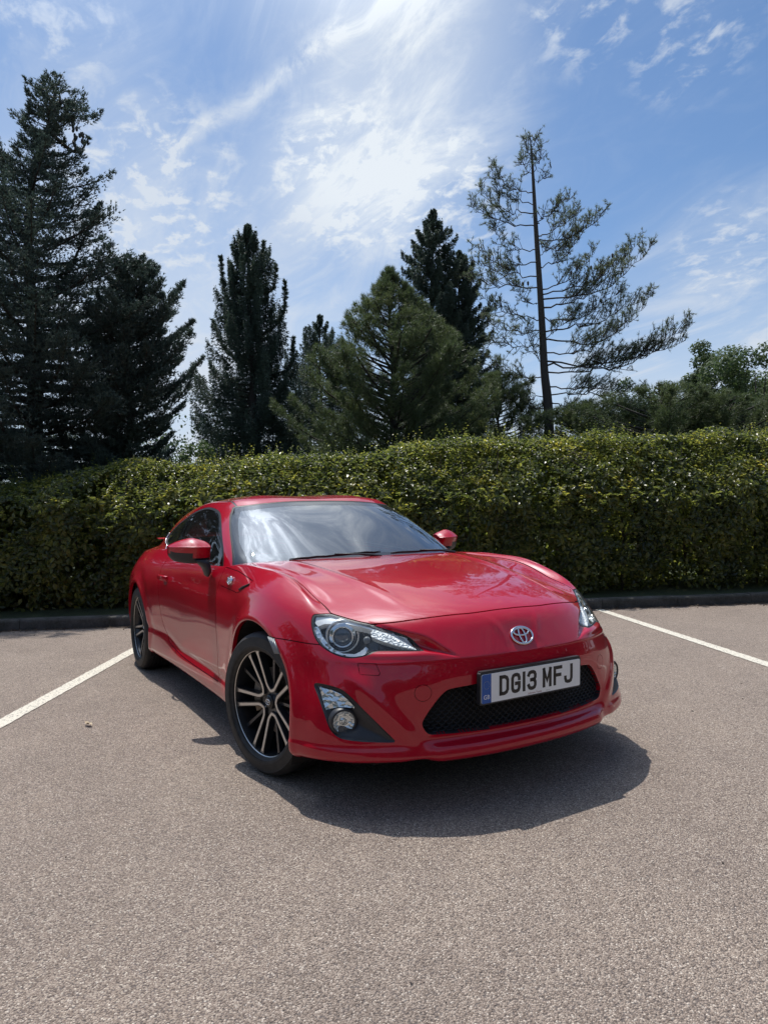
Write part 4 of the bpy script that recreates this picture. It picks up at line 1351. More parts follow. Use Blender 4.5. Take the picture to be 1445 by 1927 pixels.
# ================================================================== CAR: wheels, mirrors, trim, cabin
def wheel(loc, side, steer, phase):
    """side -1: outer face towards -y. local frame: outer direction = +Y after mirroring"""
    W = empty('wheel', loc); W.parent = car
    rz = steer if side > 0 else steer + math.pi
    W.rotation_euler = (0, 0, rz)                     # local +Y looks outwards
    # tyre 215/45R17
    prof = []
    R0, RW = .3125, .1060
    pts = [(.2300, -.100), (.233, -.106), (.242, -.109), (.262, -.1115), (.285, -.108), (.300, -.0995), (.3085, -.088), (.3118, -.072), (.3125, -.05), (.3125, -.045),
           (.3060, -.0445), (.3060, -.0365), (.3125, -.036), (.3127, -.0165), (.3062, -.016), (.3062, -.007), (.3128, -.0065), (.3128, .0065), (.3062, .007), (.3062, .016),
           (.3127, .0165), (.3125, .036), (.3060, .0365), (.3060, .0445), (.3125, .045), (.3125, .05), (.3118, .072), (.3085, .088), (.300, .0995), (.292, .1045), (.2905, .1075), (.2885, .1078), (.287, .1070),
           (.262, .1115), (.256, .1112), (.2548, .1125), (.2528, .1125), (.245, .1108), (.247, .1095), (.241, .108), (.2375, .1035), (.2300, .100)]
    b = MB(); b.lathe(pts, 96); t = b.build('tyre', TYRE, W, autos=35)
    # rim barrel and lip
    b = MB()
    b.lathe([(.2225, -.09), (.211, -.085), (.207, -.04), (.210, .03), (.213, .060), (.2185, .080)], 96)
    b.build('rim', RIMBLK, W, autos=40)
    b = MB(); b.lathe([(.2185, .0800), (.2190, .0885), (.2225, .0940), (.2270, .0995), (.2300, .1015), (.2325, .1005), (.2328, .096)], 96)
    rl = b.build('rim_lip', TYRE, W, autos=50)
    b = MB(); b.lathe([(.2192, .0905), (.2200, .0918), (.2220, .0930), (.2226, .0932)], 96); b.build('machined_ring', MACH, W, True)
    # spokes: five pairs plus five thin ones
    def ring(r, h): return lambda a: (r * math.sin(a), h, r * math.cos(a))
    HT = lambda r: .058 + .024 * min(1, max(0, (r - .05) / .16)) ** 1.1      # face height over radius
    def bar(b, path, widths, top, depth, fn_off=0):
        """path: list of (a, r); builds a ribbed bar following the dished face"""
        n = len(path)
        C_ = np.array([[r * math.sin(a), r * math.cos(a)] for a, r in path])
        T_ = np.gradient(C_, axis=0); T_ /= np.linalg.norm(T_, axis=1)[:, None]
        Nn = np.stack([-T_[:, 1], T_[:, 0]], 1)
        V = []
        for i in range(n):
            w = widths[i] / 2; r = path[i][1]; h = HT(r) + fn_off
            for s_, hh, ww in ((-1, h, w), (1, h, w), (1, h - depth, w * top), (-1, h - depth, w * top)):
                p = C_[i] + Nn[i] * s_ * ww
                V.append([p[0], hh, p[1]])
        F = []
        for i in range(n - 1):
            for k in range(4):
                F.append((i * 4 + k, (i + 1) * 4 + k, (i + 1) * 4 + (k + 1) % 4, i * 4 + (k + 1) % 4))
        F += [(0, 1, 2, 3), (4 * n - 1, 4 * n - 2, 4 * n - 3, 4 * n - 4)]
        b.add(V, F)
    for k in range(5):
        a0 = phase + k * 2 * math.pi / 5
        for s_ in (-1, 1):
            path = []; wd = []
            for t_ in np.linspace(0, 1, 18):
                r = .050 + (.2190 - .050) * t_
                # offset from the pair's axis: wide at the hub, narrow in the middle, wide at the rim
                off = .0150 + .0180 * t_ + .0150 * max(0, (.17 - t_) / .17) ** 2
                path.append((a0 + s_ * math.asin(min(.99, off / r)), r))
                wd.append(.0128 + .002 * t_ + .012 * max(0, (t_ - .88) / .12) ** 1.5)
            b = MB(); bar(b, path, [w + .004 for w in wd], 1.35, .030)
            sp = b.build('spoke', RIMBLK, W, autos=40)
            b = MB(); bar(b, path[:], [w - .0025 for w in wd], 1.05, .004, .0012)
            b.build('machined_face', MACH, W, autos=40)
        a1 = a0 + math.pi / 5
        b = MB(); bar(b, [(a1, r) for r in (.055, .09, .13, .17, .212)], [.018, .013, .012, .013, .016], 1.5, .022, -.016)
        b.build('thin_spoke', RIMBLK, W, autos=40)
    b = MB(); b.lathe([(.0005, .060), (.026, .060), (.0285, .058), (.030, .050), (.034, .046), (.058, .050), (.064, .045), (.066, .02), (.060, .0)], 60); b.build('hub', RIMBLK, W, autos=40)
    b = MB(); b.lathe([(.0005, .0640), (.020, .0635), (.0245, .0615), (.026, .056)], 40); cp = b.build('hub_cap', GLOSSBLK, W, True)
    b = MB()
    up = np.array([0, 0, 1.0]); uu = np.array([1.0, 0, 0]); oc = np.array([0, .0645, 0])
    ellipse_tube(b, oc, uu, up, 0, 0, .0165, .0120, .0013, 32); ellipse_tube(b, oc, uu, up, 0, .004, .012, .005, .0011, 24); ellipse_tube(b, oc, uu, up, 0, 0, .0048, .0110, .0011, 24)
    b.build('hub_emblem', CHROME, W, True)
    for k in range(5):
        b = MB()
        a = phase + math.pi / 5 + k * 2 * math.pi / 5
        c_ = np.array([.050 * math.sin(a), .050, .050 * math.cos(a)])
        b.tube([c_ - [0, .03, 0], c_ + [0, .002, 0], c_ + [0, .006, 0]], [.0095, .0095, .006], 6)
        b.build('wheel_nut', STEEL, W)
    # brake
    b = MB(); b.lathe([(.07, .012), (.075, .018), (.147, .018), (.147, -.006), (.075, -.006)], 64); b.build('brake_disc', STEEL, W, autos=30)
    b = MB(); b.lathe([(.0005, .030), (.072, .028), (.074, .010)], 40); b.build('disc_hat', CASTI, W, autos=30)
    b = MB()
    for a in np.linspace(1.15, 1.95, 7):
        pass
    A = np.linspace(math.radians(52), math.radians(118), 9)
    V, F = [], []
    for a in A:
        for r, h in ((.108, .034), (.160, .034), (.160, -.03), (.108, -.03)):
            V.append([r * math.sin(a), h, r * math.cos(a)])
    for i in range(8):
        for k in range(4): F.append((i * 4 + k, (i + 1) * 4 + k, (i + 1) * 4 + (k + 1) % 4, i * 4 + (k + 1) % 4))
    F += [(0, 1, 2, 3), (35, 34, 33, 32)]
    b.add(V, F); cl = b.build('brake_caliper', CASTI, W, bevel=.006)
    for ch in W.children:
        if ch.name.split('.')[0] not in ('tyre', 'brake_disc', 'brake_caliper', 'disc_hat'): ch.scale = (1.035, 1, 1.035)
    return W


STEER = math.radians(13)
wheel((1.308, -.7540, .3125), -1, STEER, math.radians(-(195)))
wheel((1.308, .7540, .3125), 1, STEER, math.radians(20))
wheel((-1.285, -.7640, .3125), -1, 0, math.radians(-183))
wheel((-1.285, .7640, .3125), 1, 0, math.radians(40))

# wheel wells and floor
for cx, R_ in ((1.297, .385), (-1.285, .365)):
    for s_ in (-1, 1):
        b = MB()
        th = np.linspace(math.radians(-25), math.radians(205), 30)
        V, F = [], []
        for a in th:
            for y_ in (.50, .845):
                V.append([cx + R_ * math.cos(a), s_ * y_, .300 + (R_ - .002) * math.sin(a)])
        for i in range(29): F.append((2 * i, 2 * i + 2, 2 * i + 3, 2 * i + 1))
        b.add(V, F)
        b.add([[cx + (R_ + .02) * math.cos(a), s_ * .50, max(.12, .3 + (R_ + .02) * math.sin(a))] for a in th], [list(range(30))])
        b.build('wheel_arch_liner', DARK, car)
b = MB()
b.box((0, 0, .175), (.88, .79, .012)); b.box((1.66, 0, .20), (.30, .64, .010)); b.box((1.285, 0, .26), (.42, .48, .05)); b.box((-1.66, 0, .235), (.33, .64, .010)); b.box((-1.285, 0, .26), (.42, .46, .05))
b.box((1.62, 0, .42), (.02, .62, .20)); b.box((.85, 0, .50), (.012, .72, .33)); b.box((-.93, 0, .48), (.012, .72, .30))
b.build('floor_pan', DARK, car)

# ---------------------------------------------------------------- mirrors
def door_mirror(sgn):
    Mr = empty('door_mirror', (.30, sgn * .90, .95)); Mr.parent = car
    inv = Matrix.Translation((-.30, -sgn * .90, -.95))
    def put(o, par=Mr):
        o.parent = par; o.matrix_parent_inverse = inv if par is Mr else Matrix.Identity(4); return o
    # sections along y: (y, x centre, half depth, z bottom, z crease, z top)
    SEC = [(.782, .332, .052, .890, .970, .992), (.800, .334, .070, .882, .971, 1.002), (.830, .333, .080, .879, .972, 1.013), (.862, .328, .085, .879, .973, 1.022),
           (.895, .318, .084, .881, .974, 1.021), (.925, .305, .077, .885, .975, 1.013), (.953, .290, .065, .892, .975, 1.003), (.976, .273, .049, .906, .975, .991), (.991, .258, .032, .930, .975, .982)]
    SEC = np.array(SEC)
    ys = np.linspace(SEC[0, 0], SEC[-1, 0], 34)
    Q = np.stack([spl(SEC[:, 0], SEC[:, k], ys) for k in range(1, 6)], 1)
    NS = 28
    def section(y, xc, hd, zb, zc, zt, shrink=0):
        P = []
        for k in range(NS):
            a = 2 * math.pi * k / NS
            cx, sz = math.cos(a), math.sin(a)
            if sz >= 0: zz = zc + (zt - zc) * (1 - abs(cx) ** 2.0) ** .9
            else: zz = zc - (zc - zb) * (1 - abs(cx) ** 4.5)
            tuck = .82 if sz < 0 and abs(sz) > .35 else 1
            xo = xc + hd * (cx * tuck if cx > 0 else cx * .55) - .012 * max(0, sz)
            P.append([xo, sgn * y, zz])
        return P
    V = []
    for y, q in zip(ys, Q): V += section(y, *q)
    V = np.array(V); n = len(ys)
    F = [(i * NS + k, (i + 1) * NS + k, (i + 1) * NS + (k + 1) % NS, i * NS + (k + 1) % NS) for i in range(n - 1) for k in range(NS)]
    F += [tuple(range(NS)), tuple((n - 1) * NS + k for k in range(NS))]
    C_ = V[np.array([f[0] for f in F[:-2]])]
    red, blk = [], []
    for f in F:
        c_ = V[list(f)].mean(0)
        t_ = (abs(c_[1]) - .782) / .21
        lim = .903 + .046 * t_
        (blk if (c_[2] < lim or (c_[0] < .262 + .0 * t_ and abs(c_[1]) < .93)) else red).append(f)
    put(mesh_obj('mirror_shell', V, red, PAINT, None, True))
    put(mesh_obj('mirror_base', V, blk, PLASTIC, None, True))
    for o in (Mr.children): sharp(o.data, 50)
    b = MB(); b.prism([(.800, .922), (.955, .930), (.975, .965), (.955, .995), (.86, 1.008), (.80, .99)], lambda u, v, h: np.array([h, sgn * u, v]), .276, .280)
    put(b.build('mirror_glass', CHROME, None))
    # foot
    V, F = [], []
    st = [((.345, .835, .900), (.056, .046)), ((.350, .815, .876), (.052, .032)), ((.355, .802, .852), (.048, .024)), ((.360, .799, .830), (.044, .019)), ((.362, .802, .812), (.032, .013)), ((.362, .798, .803), (.010, .006))]
    for (cx, cy, cz), (a_, b_) in st:
        for k in range(16):
            t_ = 2 * math.pi * k / 16
            V.append([cx + a_ * math.copysign(abs(math.cos(t_)) ** .8, math.cos(t_)), sgn * (cy + b_ * math.sin(t_)), cz])
    for i in range(len(st) - 1):
        for k in range(16): F.append((i * 16 + k, (i + 1) * 16 + k, (i + 1) * 16 + (k + 1) % 16, i * 16 + (k + 1) % 16))
    F += [tuple(range(16)), tuple(80 + k for k in range(16))]
    put(mesh_obj('mirror_foot', V, F, PLASTIC, None, True))
    # indicator slit
    return Mr


door_mirror(-1); door_mirror(1)

# ---------------------------------------------------------------- door handles
for sgn, dr in ((-1, doors[0]), (1, doors[1])):
    p0, n0 = side_pt(-.545, .728)
    b = MB()
    P = []
    for t_ in np.linspace(0, 1, 11):
        x_ = -.455 - .165 * t_
        q, nn = side_pt(x_, .733 + .004 * t_)
        lift = .004 + .036 * math.sin(math.pi * min(1, max(0, .02 + .96 * t_))) ** .45
        P.append((q + nn * lift) * [1, sgn, 1])
    V, F = [], []
    for i, q in enumerate(P):
        hh = .0165 + .003 * (1 - i / 10)
        for dy, dz in ((-.006, -hh), (.006, -hh * .75), (.008, 0), (.005, hh * .8), (-.006, hh)):
            V.append(q + [0, sgn * dy, dz])
    for i in range(10):
        for k in range(5): F.append((i * 5 + k, (i + 1) * 5 + k, (i + 1) * 5 + (k + 1) % 5, i * 5 + (k + 1) % 5))
    F += [(0, 1, 2, 3, 4), (54, 53, 52, 51, 50)]
    b.add(V, F); b.build('door_handle', PAINT, dr, autos=45)
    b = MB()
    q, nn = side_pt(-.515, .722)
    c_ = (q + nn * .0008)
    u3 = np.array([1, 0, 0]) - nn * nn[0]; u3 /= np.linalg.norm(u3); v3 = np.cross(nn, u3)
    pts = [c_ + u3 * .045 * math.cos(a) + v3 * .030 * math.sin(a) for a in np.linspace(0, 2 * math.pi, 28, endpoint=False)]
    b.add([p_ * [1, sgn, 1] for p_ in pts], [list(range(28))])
    b.build('handle_cup_shade', mat('handle_shadow_red', (.10, .001, .003), .4), dr)  # flat oval on the door skin; the recess's shade is in its darker red

# ---------------------------------------------------------------- rear wing, lamps
b = MB()
V, F = [], []
yy = np.linspace(-.57, .57, 25)
for y_ in yy:
    e = abs(y_) / .57
    xr = -2.085 + .10 * e ** 2; xf = -1.955 + .07 * e ** 2; z_ = .978 - .010 * e ** 2
    for k, (t_, h) in enumerate(((0, 0), (.3, .004), (.7, .0045), (1, .002), (1, -.001), (.6, -.005), (.25, -.004))):
        V.append([xf + (xr - xf) * t_, y_, z_ + h + .008 * t_])
for i in range(24):
    for k in range(7): F.append((i * 7 + k, (i + 1) * 7 + k, (i + 1) * 7 + (k + 1) % 7, i * 7 + (k + 1) % 7))
F += [tuple(range(7)), tuple(24 * 7 + k for k in range(7))]
b.add(V, F)
for s_ in (-1, 1): b.box((-1.97, s_ * .50, .955), (.035, .007, .026))
b.build('rear_wing', PAINT, car, autos=40)
b = MB(); b.box((-2.112, 0, .53), (.004, .26, .0555)); b.build('rear_plate', mat('plate_yellow', (.6, .42, .03), .4), car)
for s_ in (-1, 1):
    b = MB(); b.tube([(-2.13, s_ * .50, .255), (-1.95, s_ * .50, .26)], .042, 24, False); b.build('exhaust_pipe', CHROME, car, True)

# ---------------------------------------------------------------- cowl and wipers
b = MB()
V = []; F = []
for i, y_ in enumerate(np.linspace(-.70, .70, 29)):
    e = (abs(y_) / .70) ** 2
    x1 = .862 - .140 * e; x0 = .70 - .12 * e
    V += [[x1, y_, float(zdeck(x1, y_)) - .012], [x0, y_, .868]]
for i in range(28): F.append((2 * i, 2 * i + 2, 2 * i + 3, 2 * i + 1))
b.add(V, F); b.build('cowl_panel', PLASTIC, car)
GQ = GG.reshape(-1, 3)
GQn = gnormals(GG).reshape(-1, 3)


def ws_pt(y, z, h):
    k = np.where(GQ[:, 0] > -.05)[0]
    d_ = (GQ[k, 1] - abs(y)) ** 2 + (GQ[k, 2] - z) ** 2
    o_ = np.argsort(d_)[:4]; i = k[o_]; w_ = 1 / (d_[o_] + 1e-7); w_ /= w_.sum()
    p = (GQ[i] * w_[:, None]).sum(0); n_ = (GQn[i] * w_[:, None]).sum(0)
    p = p + n_ * h
    return p * [1, -1 if y < 0 else 1, 1]


for (ya, yb), (py, pz) in (((-.46, .10), (-.10, .893)), ((.16, .62), (.52, .885))):
    b = MB()
    bl = [ws_pt(y_, .8985 - .012 * (y_ / .6) ** 2 + .010 * t_, .014) for y_, t_ in zip(np.linspace(ya, yb, 12), np.linspace(0, 1, 12))]
    b.tube(bl, [.002] + [.0048] * 10 + [.002], 6)
    b.tube([p_ + [0, 0, -.006] for p_ in bl], .0028, 5)
    mid_ = bl[5]
    piv = np.array([.800, yb - .02, .893])
    b.tube([piv, piv + [-.005, -.06, .010], (piv + mid_) / 2 + [.006, 0, .010], mid_ + [0, 0, .006]], [.009, .007, .005, .0035], 8)
    b.build('wiper', RUBBER, car, True)

# ---------------------------------------------------------------- cabin
b = MB()
V, F = [], []
for i, x_ in enumerate((.70, .60, .48, .38, .34, .33)):
    zz = (.868, .880, .892, .895, .875, .72)[i]
    for y_ in np.linspace(-.70, .70, 17):
        hump = .022 * math.exp(-((y_ + .37) / .17) ** 2) if x_ < .5 else 0
        V.append([x_, y_ * (1 - .04 * i / 5), zz + hump - .03 * (abs(y_) / .7) ** 4])
for i in range(5):
    for j in range(16): F.append((i * 17 + j, (i + 1) * 17 + j, (i + 1) * 17 + j + 1, i * 17 + j + 1))
b.add(V, F); b.box((.38, 0, .62), (.05, .68, .14)); b.box((0, 0, .42), (.45, .10, .12))
b.build('dashboard', DASH, car, smooth=False, autos=35)
# steering wheel on the right-hand side of the car
b = MB()
cz = np.array([.235, -.36, .835]); axn = np.array([-.90, 0, .43]); e1_ = np.array([0, 1.0, 0]); e2_ = np.cross(axn, e1_); e2_ /= np.linalg.norm(e2_)
ellipse_tube(b, cz, e1_, e2_, 0, 0, .178, .178, .0155, 48)
b.tube([cz - e1_ * .165, cz - axn * -.02, cz + e1_ * .165], [.015, .04, .015], 8); b.tube([cz, cz - e2_ * .16], [.03, .014], 8)
b.tube([cz, cz + [.2, 0, -.09]], .03, 10)
b.build('steering_wheel', mat('leather_black', (.02, .02, .021), .5), car, True)


def seat(y0, x0=-.40):
    St = empty('seat', (x0, y0, .3)); St.parent = car
    def cushion(name, pts, width, par=St):
        """pts: side profile polygon (x, z); width tapers"""
        b = MB(); n = len(pts); V, F = [], []
        for s_, k in ((-1, .86), (-.72, 1.0), (.72, 1.0), (1, .86)):
            c_ = np.mean(pts, axis=0)
            for p in pts: V.append([c_[0] + (p[0] - c_[0]) * k, s_ * width, c_[1] + (p[1] - c_[1]) * k])
        for i in range(3):
            for k in range(n): F.append((i * n + k, (i + 1) * n + k, (i + 1) * n + (k + 1) % n, i * n + (k + 1) % n))
        F += [tuple(range(n)), tuple(3 * n + k for k in range(n))]
        b.add(V, F); o = b.build(name, CLOTH, par, smooth=True)
        m_ = o.modifiers.new('s', 'SUBSURF'); m_.levels = m_.render_levels = 2
        return o
    cushion('seat_cushion', [(.28, .12), (.30, .20), (0.05, .17), (-.20, .13), (-.22, .05), (0, .02)], .26)
    cushion('seat_back', [(-.14, .14), (-.10, .20), (-.20, .45), (-.30, .70), (-.35, .715), (-.40, .66), (-.30, .30), (-.24, .10)], .25)
    cushion('headrest', [(-.29, .725), (-.285, .78), (-.31, .84), (-.35, .85), (-.375, .80), (-.36, .73)], .125)
    return St


seat(.36); seat(-.36)
b = MB(); b.box((-1.00, 0, .60), (.06, .60, .24)); b.box((-.80, 0, .42), (.18, .60, .06)); b.box((-1.35, 0, .86), (.30, .60, .012)); b.build('rear_bench', CLOTH, car, bevel=.03)
for s_ in (-1, 1):
    b = MB(); b.box((0.0, s_ * .715, .60), (.58, .012, .25)); b.box((-.02, s_ * .690, .82), (.36, .016, .020)); b.build('door_card', mat('door_trim', (.06, .062, .065), .6), car, bevel=.008)
b = MB(); b.prism(rrect(.115, .030, .02), lambda u, v, h: np.array([.215 + h, u, 1.125 + v]), 0, .03); b.tube([(.235, 0, 1.15), (.21, 0, 1.19)], .008, 8); b.build('rear_view_mirror', GLOSSBLK, car, bevel=.004)
# ================================================================== GROUND, KERB, LINES
E2 = np.array([0.41132, 0.91149]); N2 = np.array([-0.91149, 0.41132]); K0 = np.array([-2.408, 2.034])


def hp(s, o, z=0.0):
    """point by distance s along the kerb, o behind its front foot, height z"""
    q = K0 + E2 * s + N2 * o
    return np.array([q[0], q[1], z])


def asphalt_mat():
    m = mat('asphalt', (.2, .17, .16), .88)
    nt = m.node_tree; N = nt.nodes.new; L = nt.links.new
    tc = N('ShaderNodeTexCoord')
    def vor(scale, feat='F1'):
        v = N('ShaderNodeTexVoronoi'); v.inputs['Scale'].default_value = scale; v.feature = feat; v.voronoi_dimensions = '3D'
        L(tc.outputs['Object'], v.inputs['Vector']); return v
    v1 = vor(205); v2 = vor(95)
    grains = mathn(m, 'SUBTRACT', 1.0, v1.outputs['Distance'])
    n1 = nz(m, 210, 3, .7); n2 = nz(m, 1.1, 5, .6); n3 = nz(m, 9, 4, .7); n4 = nz(m, 60, 2, .5)
    # stone colour differs from chip to chip
    sepc = N('ShaderNodeSeparateColor'); L(v1.outputs['Color'], sepc.inputs[0])
    chip = ramp(m, sepc.outputs[0], [(0.0, (.185, .140, .110)), (.35, (.285, .224, .178)), (.72, (.365, .292, .236)), (.93, (.47, .390, .315)), (1.0, (.64, .56, .47))])
    mx = N('ShaderNodeMix'); mx.data_type = 'RGBA'; mx.blend_type = 'MULTIPLY'; mx.inputs['Factor'].default_value = 1.0
    L(chip, mx.inputs['A'])
    mot = ramp(m, mathn(m, 'ADD', mathn(m, 'MULTIPLY', n2, .6), mathn(m, 'MULTIPLY', n3, .4)), [(.30, (.80, .79, .79)), (.5, (.98, .97, .97)), (.70, (1.15, 1.14, 1.12))])
    L(mot, mx.inputs['B'])
    # binder between the chips and a few lost stones
    mx2 = N('ShaderNodeMix'); mx2.data_type = 'RGBA'
    pit = ramp(m, n4, [(.21, (1, 1, 1)), (.25, (0, 0, 0))])
    gap = ramp(m, v1.outputs['Distance'], [(.58, (0, 0, 0)), (.80, (.72, .72, .72))])
    mm = N('ShaderNodeMath'); mm.operation = 'MAXIMUM'; L(pit, mm.inputs[0]); L(gap, mm.inputs[1])
    L(mm.outputs[0], mx2.inputs['Factor']); L(mx.outputs['Result'], mx2.inputs['A']); mx2.inputs['B'].default_value = (.075, .062, .060, 1)
    link_base(m, mx2.outputs['Result'])
    h = mathn(m, 'ADD', mathn(m, 'MULTIPLY', grains, .8), mathn(m, 'MULTIPLY', n1, .35))
    h = mathn(m, 'ADD', h, mathn(m, 'MULTIPLY', mathn(m, 'SUBTRACT', 1.0, v2.outputs['Distance']), .30))
    h = mathn(m, 'SUBTRACT', h, mathn(m, 'MULTIPLY', pit, .9))
    bump(m, h, 1.0, .0080)
    return m


def grass_mat():
    m = mat('rough_grass', (.05, .07, .02), .9)
    link_base(m, ramp(m, nz(m, 6, 6, .7), [(.3, (.022, .028, .010)), (.55, (.045, .060, .018)), (.8, (.085, .085, .035))]))
    bump(m, nz(m, 60, 4, .7), 1, .03)
    return m


ASPH = asphalt_mat(); GRASS = grass_mat()
# car park sheet on this side of the kerb, rough ground beyond it, both reach the horizon
A0, A1 = hp(-900, 0.02), hp(900, 0.02)
B0, B1 = hp(-900, -900), hp(900, -900)
g = mesh_obj('car_park_surface', [A0, A1, B1, B0], [(0, 3, 2, 1)], ASPH, None, False); tag(g, kind='structure')
# undulating ground behind the kerb
S_, O_ = [-900, -200, -60, -30, -15, -8, 0, 8, 15, 30, 60, 200, 900], [.13, .6, 2, 6, 14, 30, 80, 900]
V = [hp(s, o, .105 + (0.04 * math.sin(s * .7 + o) if .5 < o < 90 else 0) + (0 if o < 3 else .05)) for s in S_ for o in O_]
F = [(i * 8 + j, (i + 1) * 8 + j, (i + 1) * 8 + j + 1, i * 8 + j + 1) for i in range(len(S_) - 1) for j in range(7)]
g = mesh_obj('ground', V, F, GRASS, None, True); tag(g, kind='structure')


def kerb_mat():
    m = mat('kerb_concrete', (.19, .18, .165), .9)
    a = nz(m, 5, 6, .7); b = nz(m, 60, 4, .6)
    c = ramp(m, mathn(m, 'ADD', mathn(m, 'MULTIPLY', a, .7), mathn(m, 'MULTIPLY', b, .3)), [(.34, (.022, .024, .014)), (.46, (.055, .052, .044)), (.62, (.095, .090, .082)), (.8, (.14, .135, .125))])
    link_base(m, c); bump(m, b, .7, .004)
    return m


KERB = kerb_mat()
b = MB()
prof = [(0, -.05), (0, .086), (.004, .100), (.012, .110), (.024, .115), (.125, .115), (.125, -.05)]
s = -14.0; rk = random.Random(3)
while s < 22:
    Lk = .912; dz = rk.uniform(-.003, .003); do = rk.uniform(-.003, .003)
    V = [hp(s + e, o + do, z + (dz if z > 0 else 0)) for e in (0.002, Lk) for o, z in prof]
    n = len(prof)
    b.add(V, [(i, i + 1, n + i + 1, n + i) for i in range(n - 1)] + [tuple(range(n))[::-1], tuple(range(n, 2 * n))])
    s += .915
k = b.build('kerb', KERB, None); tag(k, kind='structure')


def line_mat():
    m = mat('road_marking_paint', (.68, .64, .55), .75)
    nt = m.node_tree; N = nt.nodes.new; L = nt.links.new
    v = N('ShaderNodeTexVoronoi'); v.inputs['Scale'].default_value = 120
    tc = N('ShaderNodeTexCoord'); L(tc.outputs['Object'], v.inputs['Vector'])
    w = ramp(m, nz(m, 75, 3, .65), [(.37, (.20, .18, .155)), (.42, (.62, .57, .47)), (.7, (.72, .67, .56))])
    link_base(m, w)
    bump(m, mathn(m, 'ADD', mathn(m, 'SUBTRACT', 1.0, v.outputs['Distance']), nz(m, 220, 3)), 1.0, .004)
    return m


LINE = line_mat()


def bay_line(p, q, w=.100):
    p, q = np.array(p, float), np.array(q, float)
    d = (q - p) / np.linalg.norm(q - p); n = np.array([-d[1], d[0]])
    Lg = np.linalg.norm(q - p); m_ = int(Lg / .03)
    V, F = [], []
    for i in range(m_ + 1):
        c_ = p + d * Lg * i / m_
        wl, wr = w / 2 + rng.normal(0, .0020), w / 2 + rng.normal(0, .0020)
        V += [[*(c_ + n * wl), .004], [*(c_ - n * wr), .004]]
    for i in range(m_): F.append((2 * i, 2 * i + 1, 2 * i + 3, 2 * i + 2))
    o = mesh_obj('bay_marking', V, F, LINE, None, False); tag(o, kind='structure')
    return o


LD = np.array([-1.81, 1.032]); LD /= np.linalg.norm(LD)                  # direction of the left line, towards the kerb
bay_line(np.array([-.225, -1.820]) - LD * 1.1, np.array([-.225, -1.820]) + LD * 3.15)
RD = np.array([-2.33, 1.085]); RD /= np.linalg.norm(RD)
bay_line(np.array([1.335, 2.948]) - RD * 1.6, np.array([-.985, 4.030]) + RD * .42)
bay_line(np.array([-.30, 1.25]), np.array([-1.95, 2.12]), .1)

# ================================================================== FOLIAGE
def leaf_mat(name, stops, rough=.5, transl=.25, scale=3.0, tv=1.5):
    m = bpy.data.materials.new(name); m.use_nodes = True
    nt = m.node_tree; nt.nodes.clear(); N = nt.nodes.new; L = nt.links.new
    o = N('ShaderNodeOutputMaterial')
    ge = N('ShaderNodeNewGeometry'); tc = N('ShaderNodeTexCoord')
    no = N('ShaderNodeTexNoise'); no.inputs['Scale'].default_value = scale; no.inputs['Detail'].default_value = 3
    L(tc.outputs['Object'], no.inputs['Vector'])
    ad = N('ShaderNodeMath'); ad.operation = 'MULTIPLY_ADD'
    L(ge.outputs['Random Per Island'], ad.inputs[0]); ad.inputs[1].default_value = .55
    sb = N('ShaderNodeMath'); sb.operation = 'MULTIPLY_ADD'; L(no.outputs['Fac'], sb.inputs[0]); sb.inputs[1].default_value = 1.0; sb.inputs[2].default_value = -.27
    L(sb.outputs[0], ad.inputs[2])
    r = N('ShaderNodeValToRGB'); els = r.color_ramp.elements
    while len(els) < len(stops): els.new(.5)
    for e, (p, c) in zip(els, stops): e.position = p; e.color = (*c, 1)
    L(ad.outputs[0], r.inputs[0])
    pb = N('ShaderNodeBsdfPrincipled'); pb.inputs['Roughness'].default_value = rough; L(r.outputs[0], pb.inputs['Base Color'])
    pb.inputs['Specular IOR Level'].default_value = .5
    tr = N('ShaderNodeBsdfTranslucent')
    hs = N('ShaderNodeHueSaturation'); hs.inputs['Saturation'].default_value = 1.12; hs.inputs['Value'].default_value = tv; L(r.outputs[0], hs.inputs['Color']); L(hs.outputs[0], tr.inputs[0])
    mx = N('ShaderNodeMixShader'); mx.inputs[0].default_value = transl
    L(pb.outputs[0], mx.inputs[1]); L(tr.outputs[0], mx.inputs[2]); L(mx.outputs[0], o.inputs['Surface'])
    return m


def unit(v): return v / (np.linalg.norm(v, axis=-1, keepdims=True) + 1e-12)


def leaves(P, D, Nn, Lg, Wd, fold=.25):
    """folded oval leaves: base P, direction D, face normal Nn; 8 triangles' worth in 4 quads"""
    n = len(P)
    D = unit(D); S_ = unit(np.cross(D, Nn)); U = np.cross(S_, D)
    Lg = Lg[:, None]; Wd = Wd[:, None]
    a = P
    t = P + D * Lg - U * Lg * .12
    m1 = P + D * Lg * .30; m2 = P + D * Lg * .68 - U * Lg * .02
    up = U * Wd * fold
    l1 = m1 + S_ * Wd * .46 + up; l2 = m2 + S_ * Wd * .40 + up
    r1 = m1 - S_ * Wd * .46 + up; r2 = m2 - S_ * Wd * .40 + up
    V = np.stack([a, m1, m2, t, l1, l2, r1, r2], 1).reshape(-1, 3)
    T = np.array([[0, 4, 1], [1, 4, 5], [1, 5, 2], [2, 5, 3], [0, 1, 6], [1, 7, 6], [1, 2, 7], [2, 3, 7]])
    F = (T[None] + (np.arange(n) * 8)[:, None, None]).reshape(-1, 3)
    return V, F


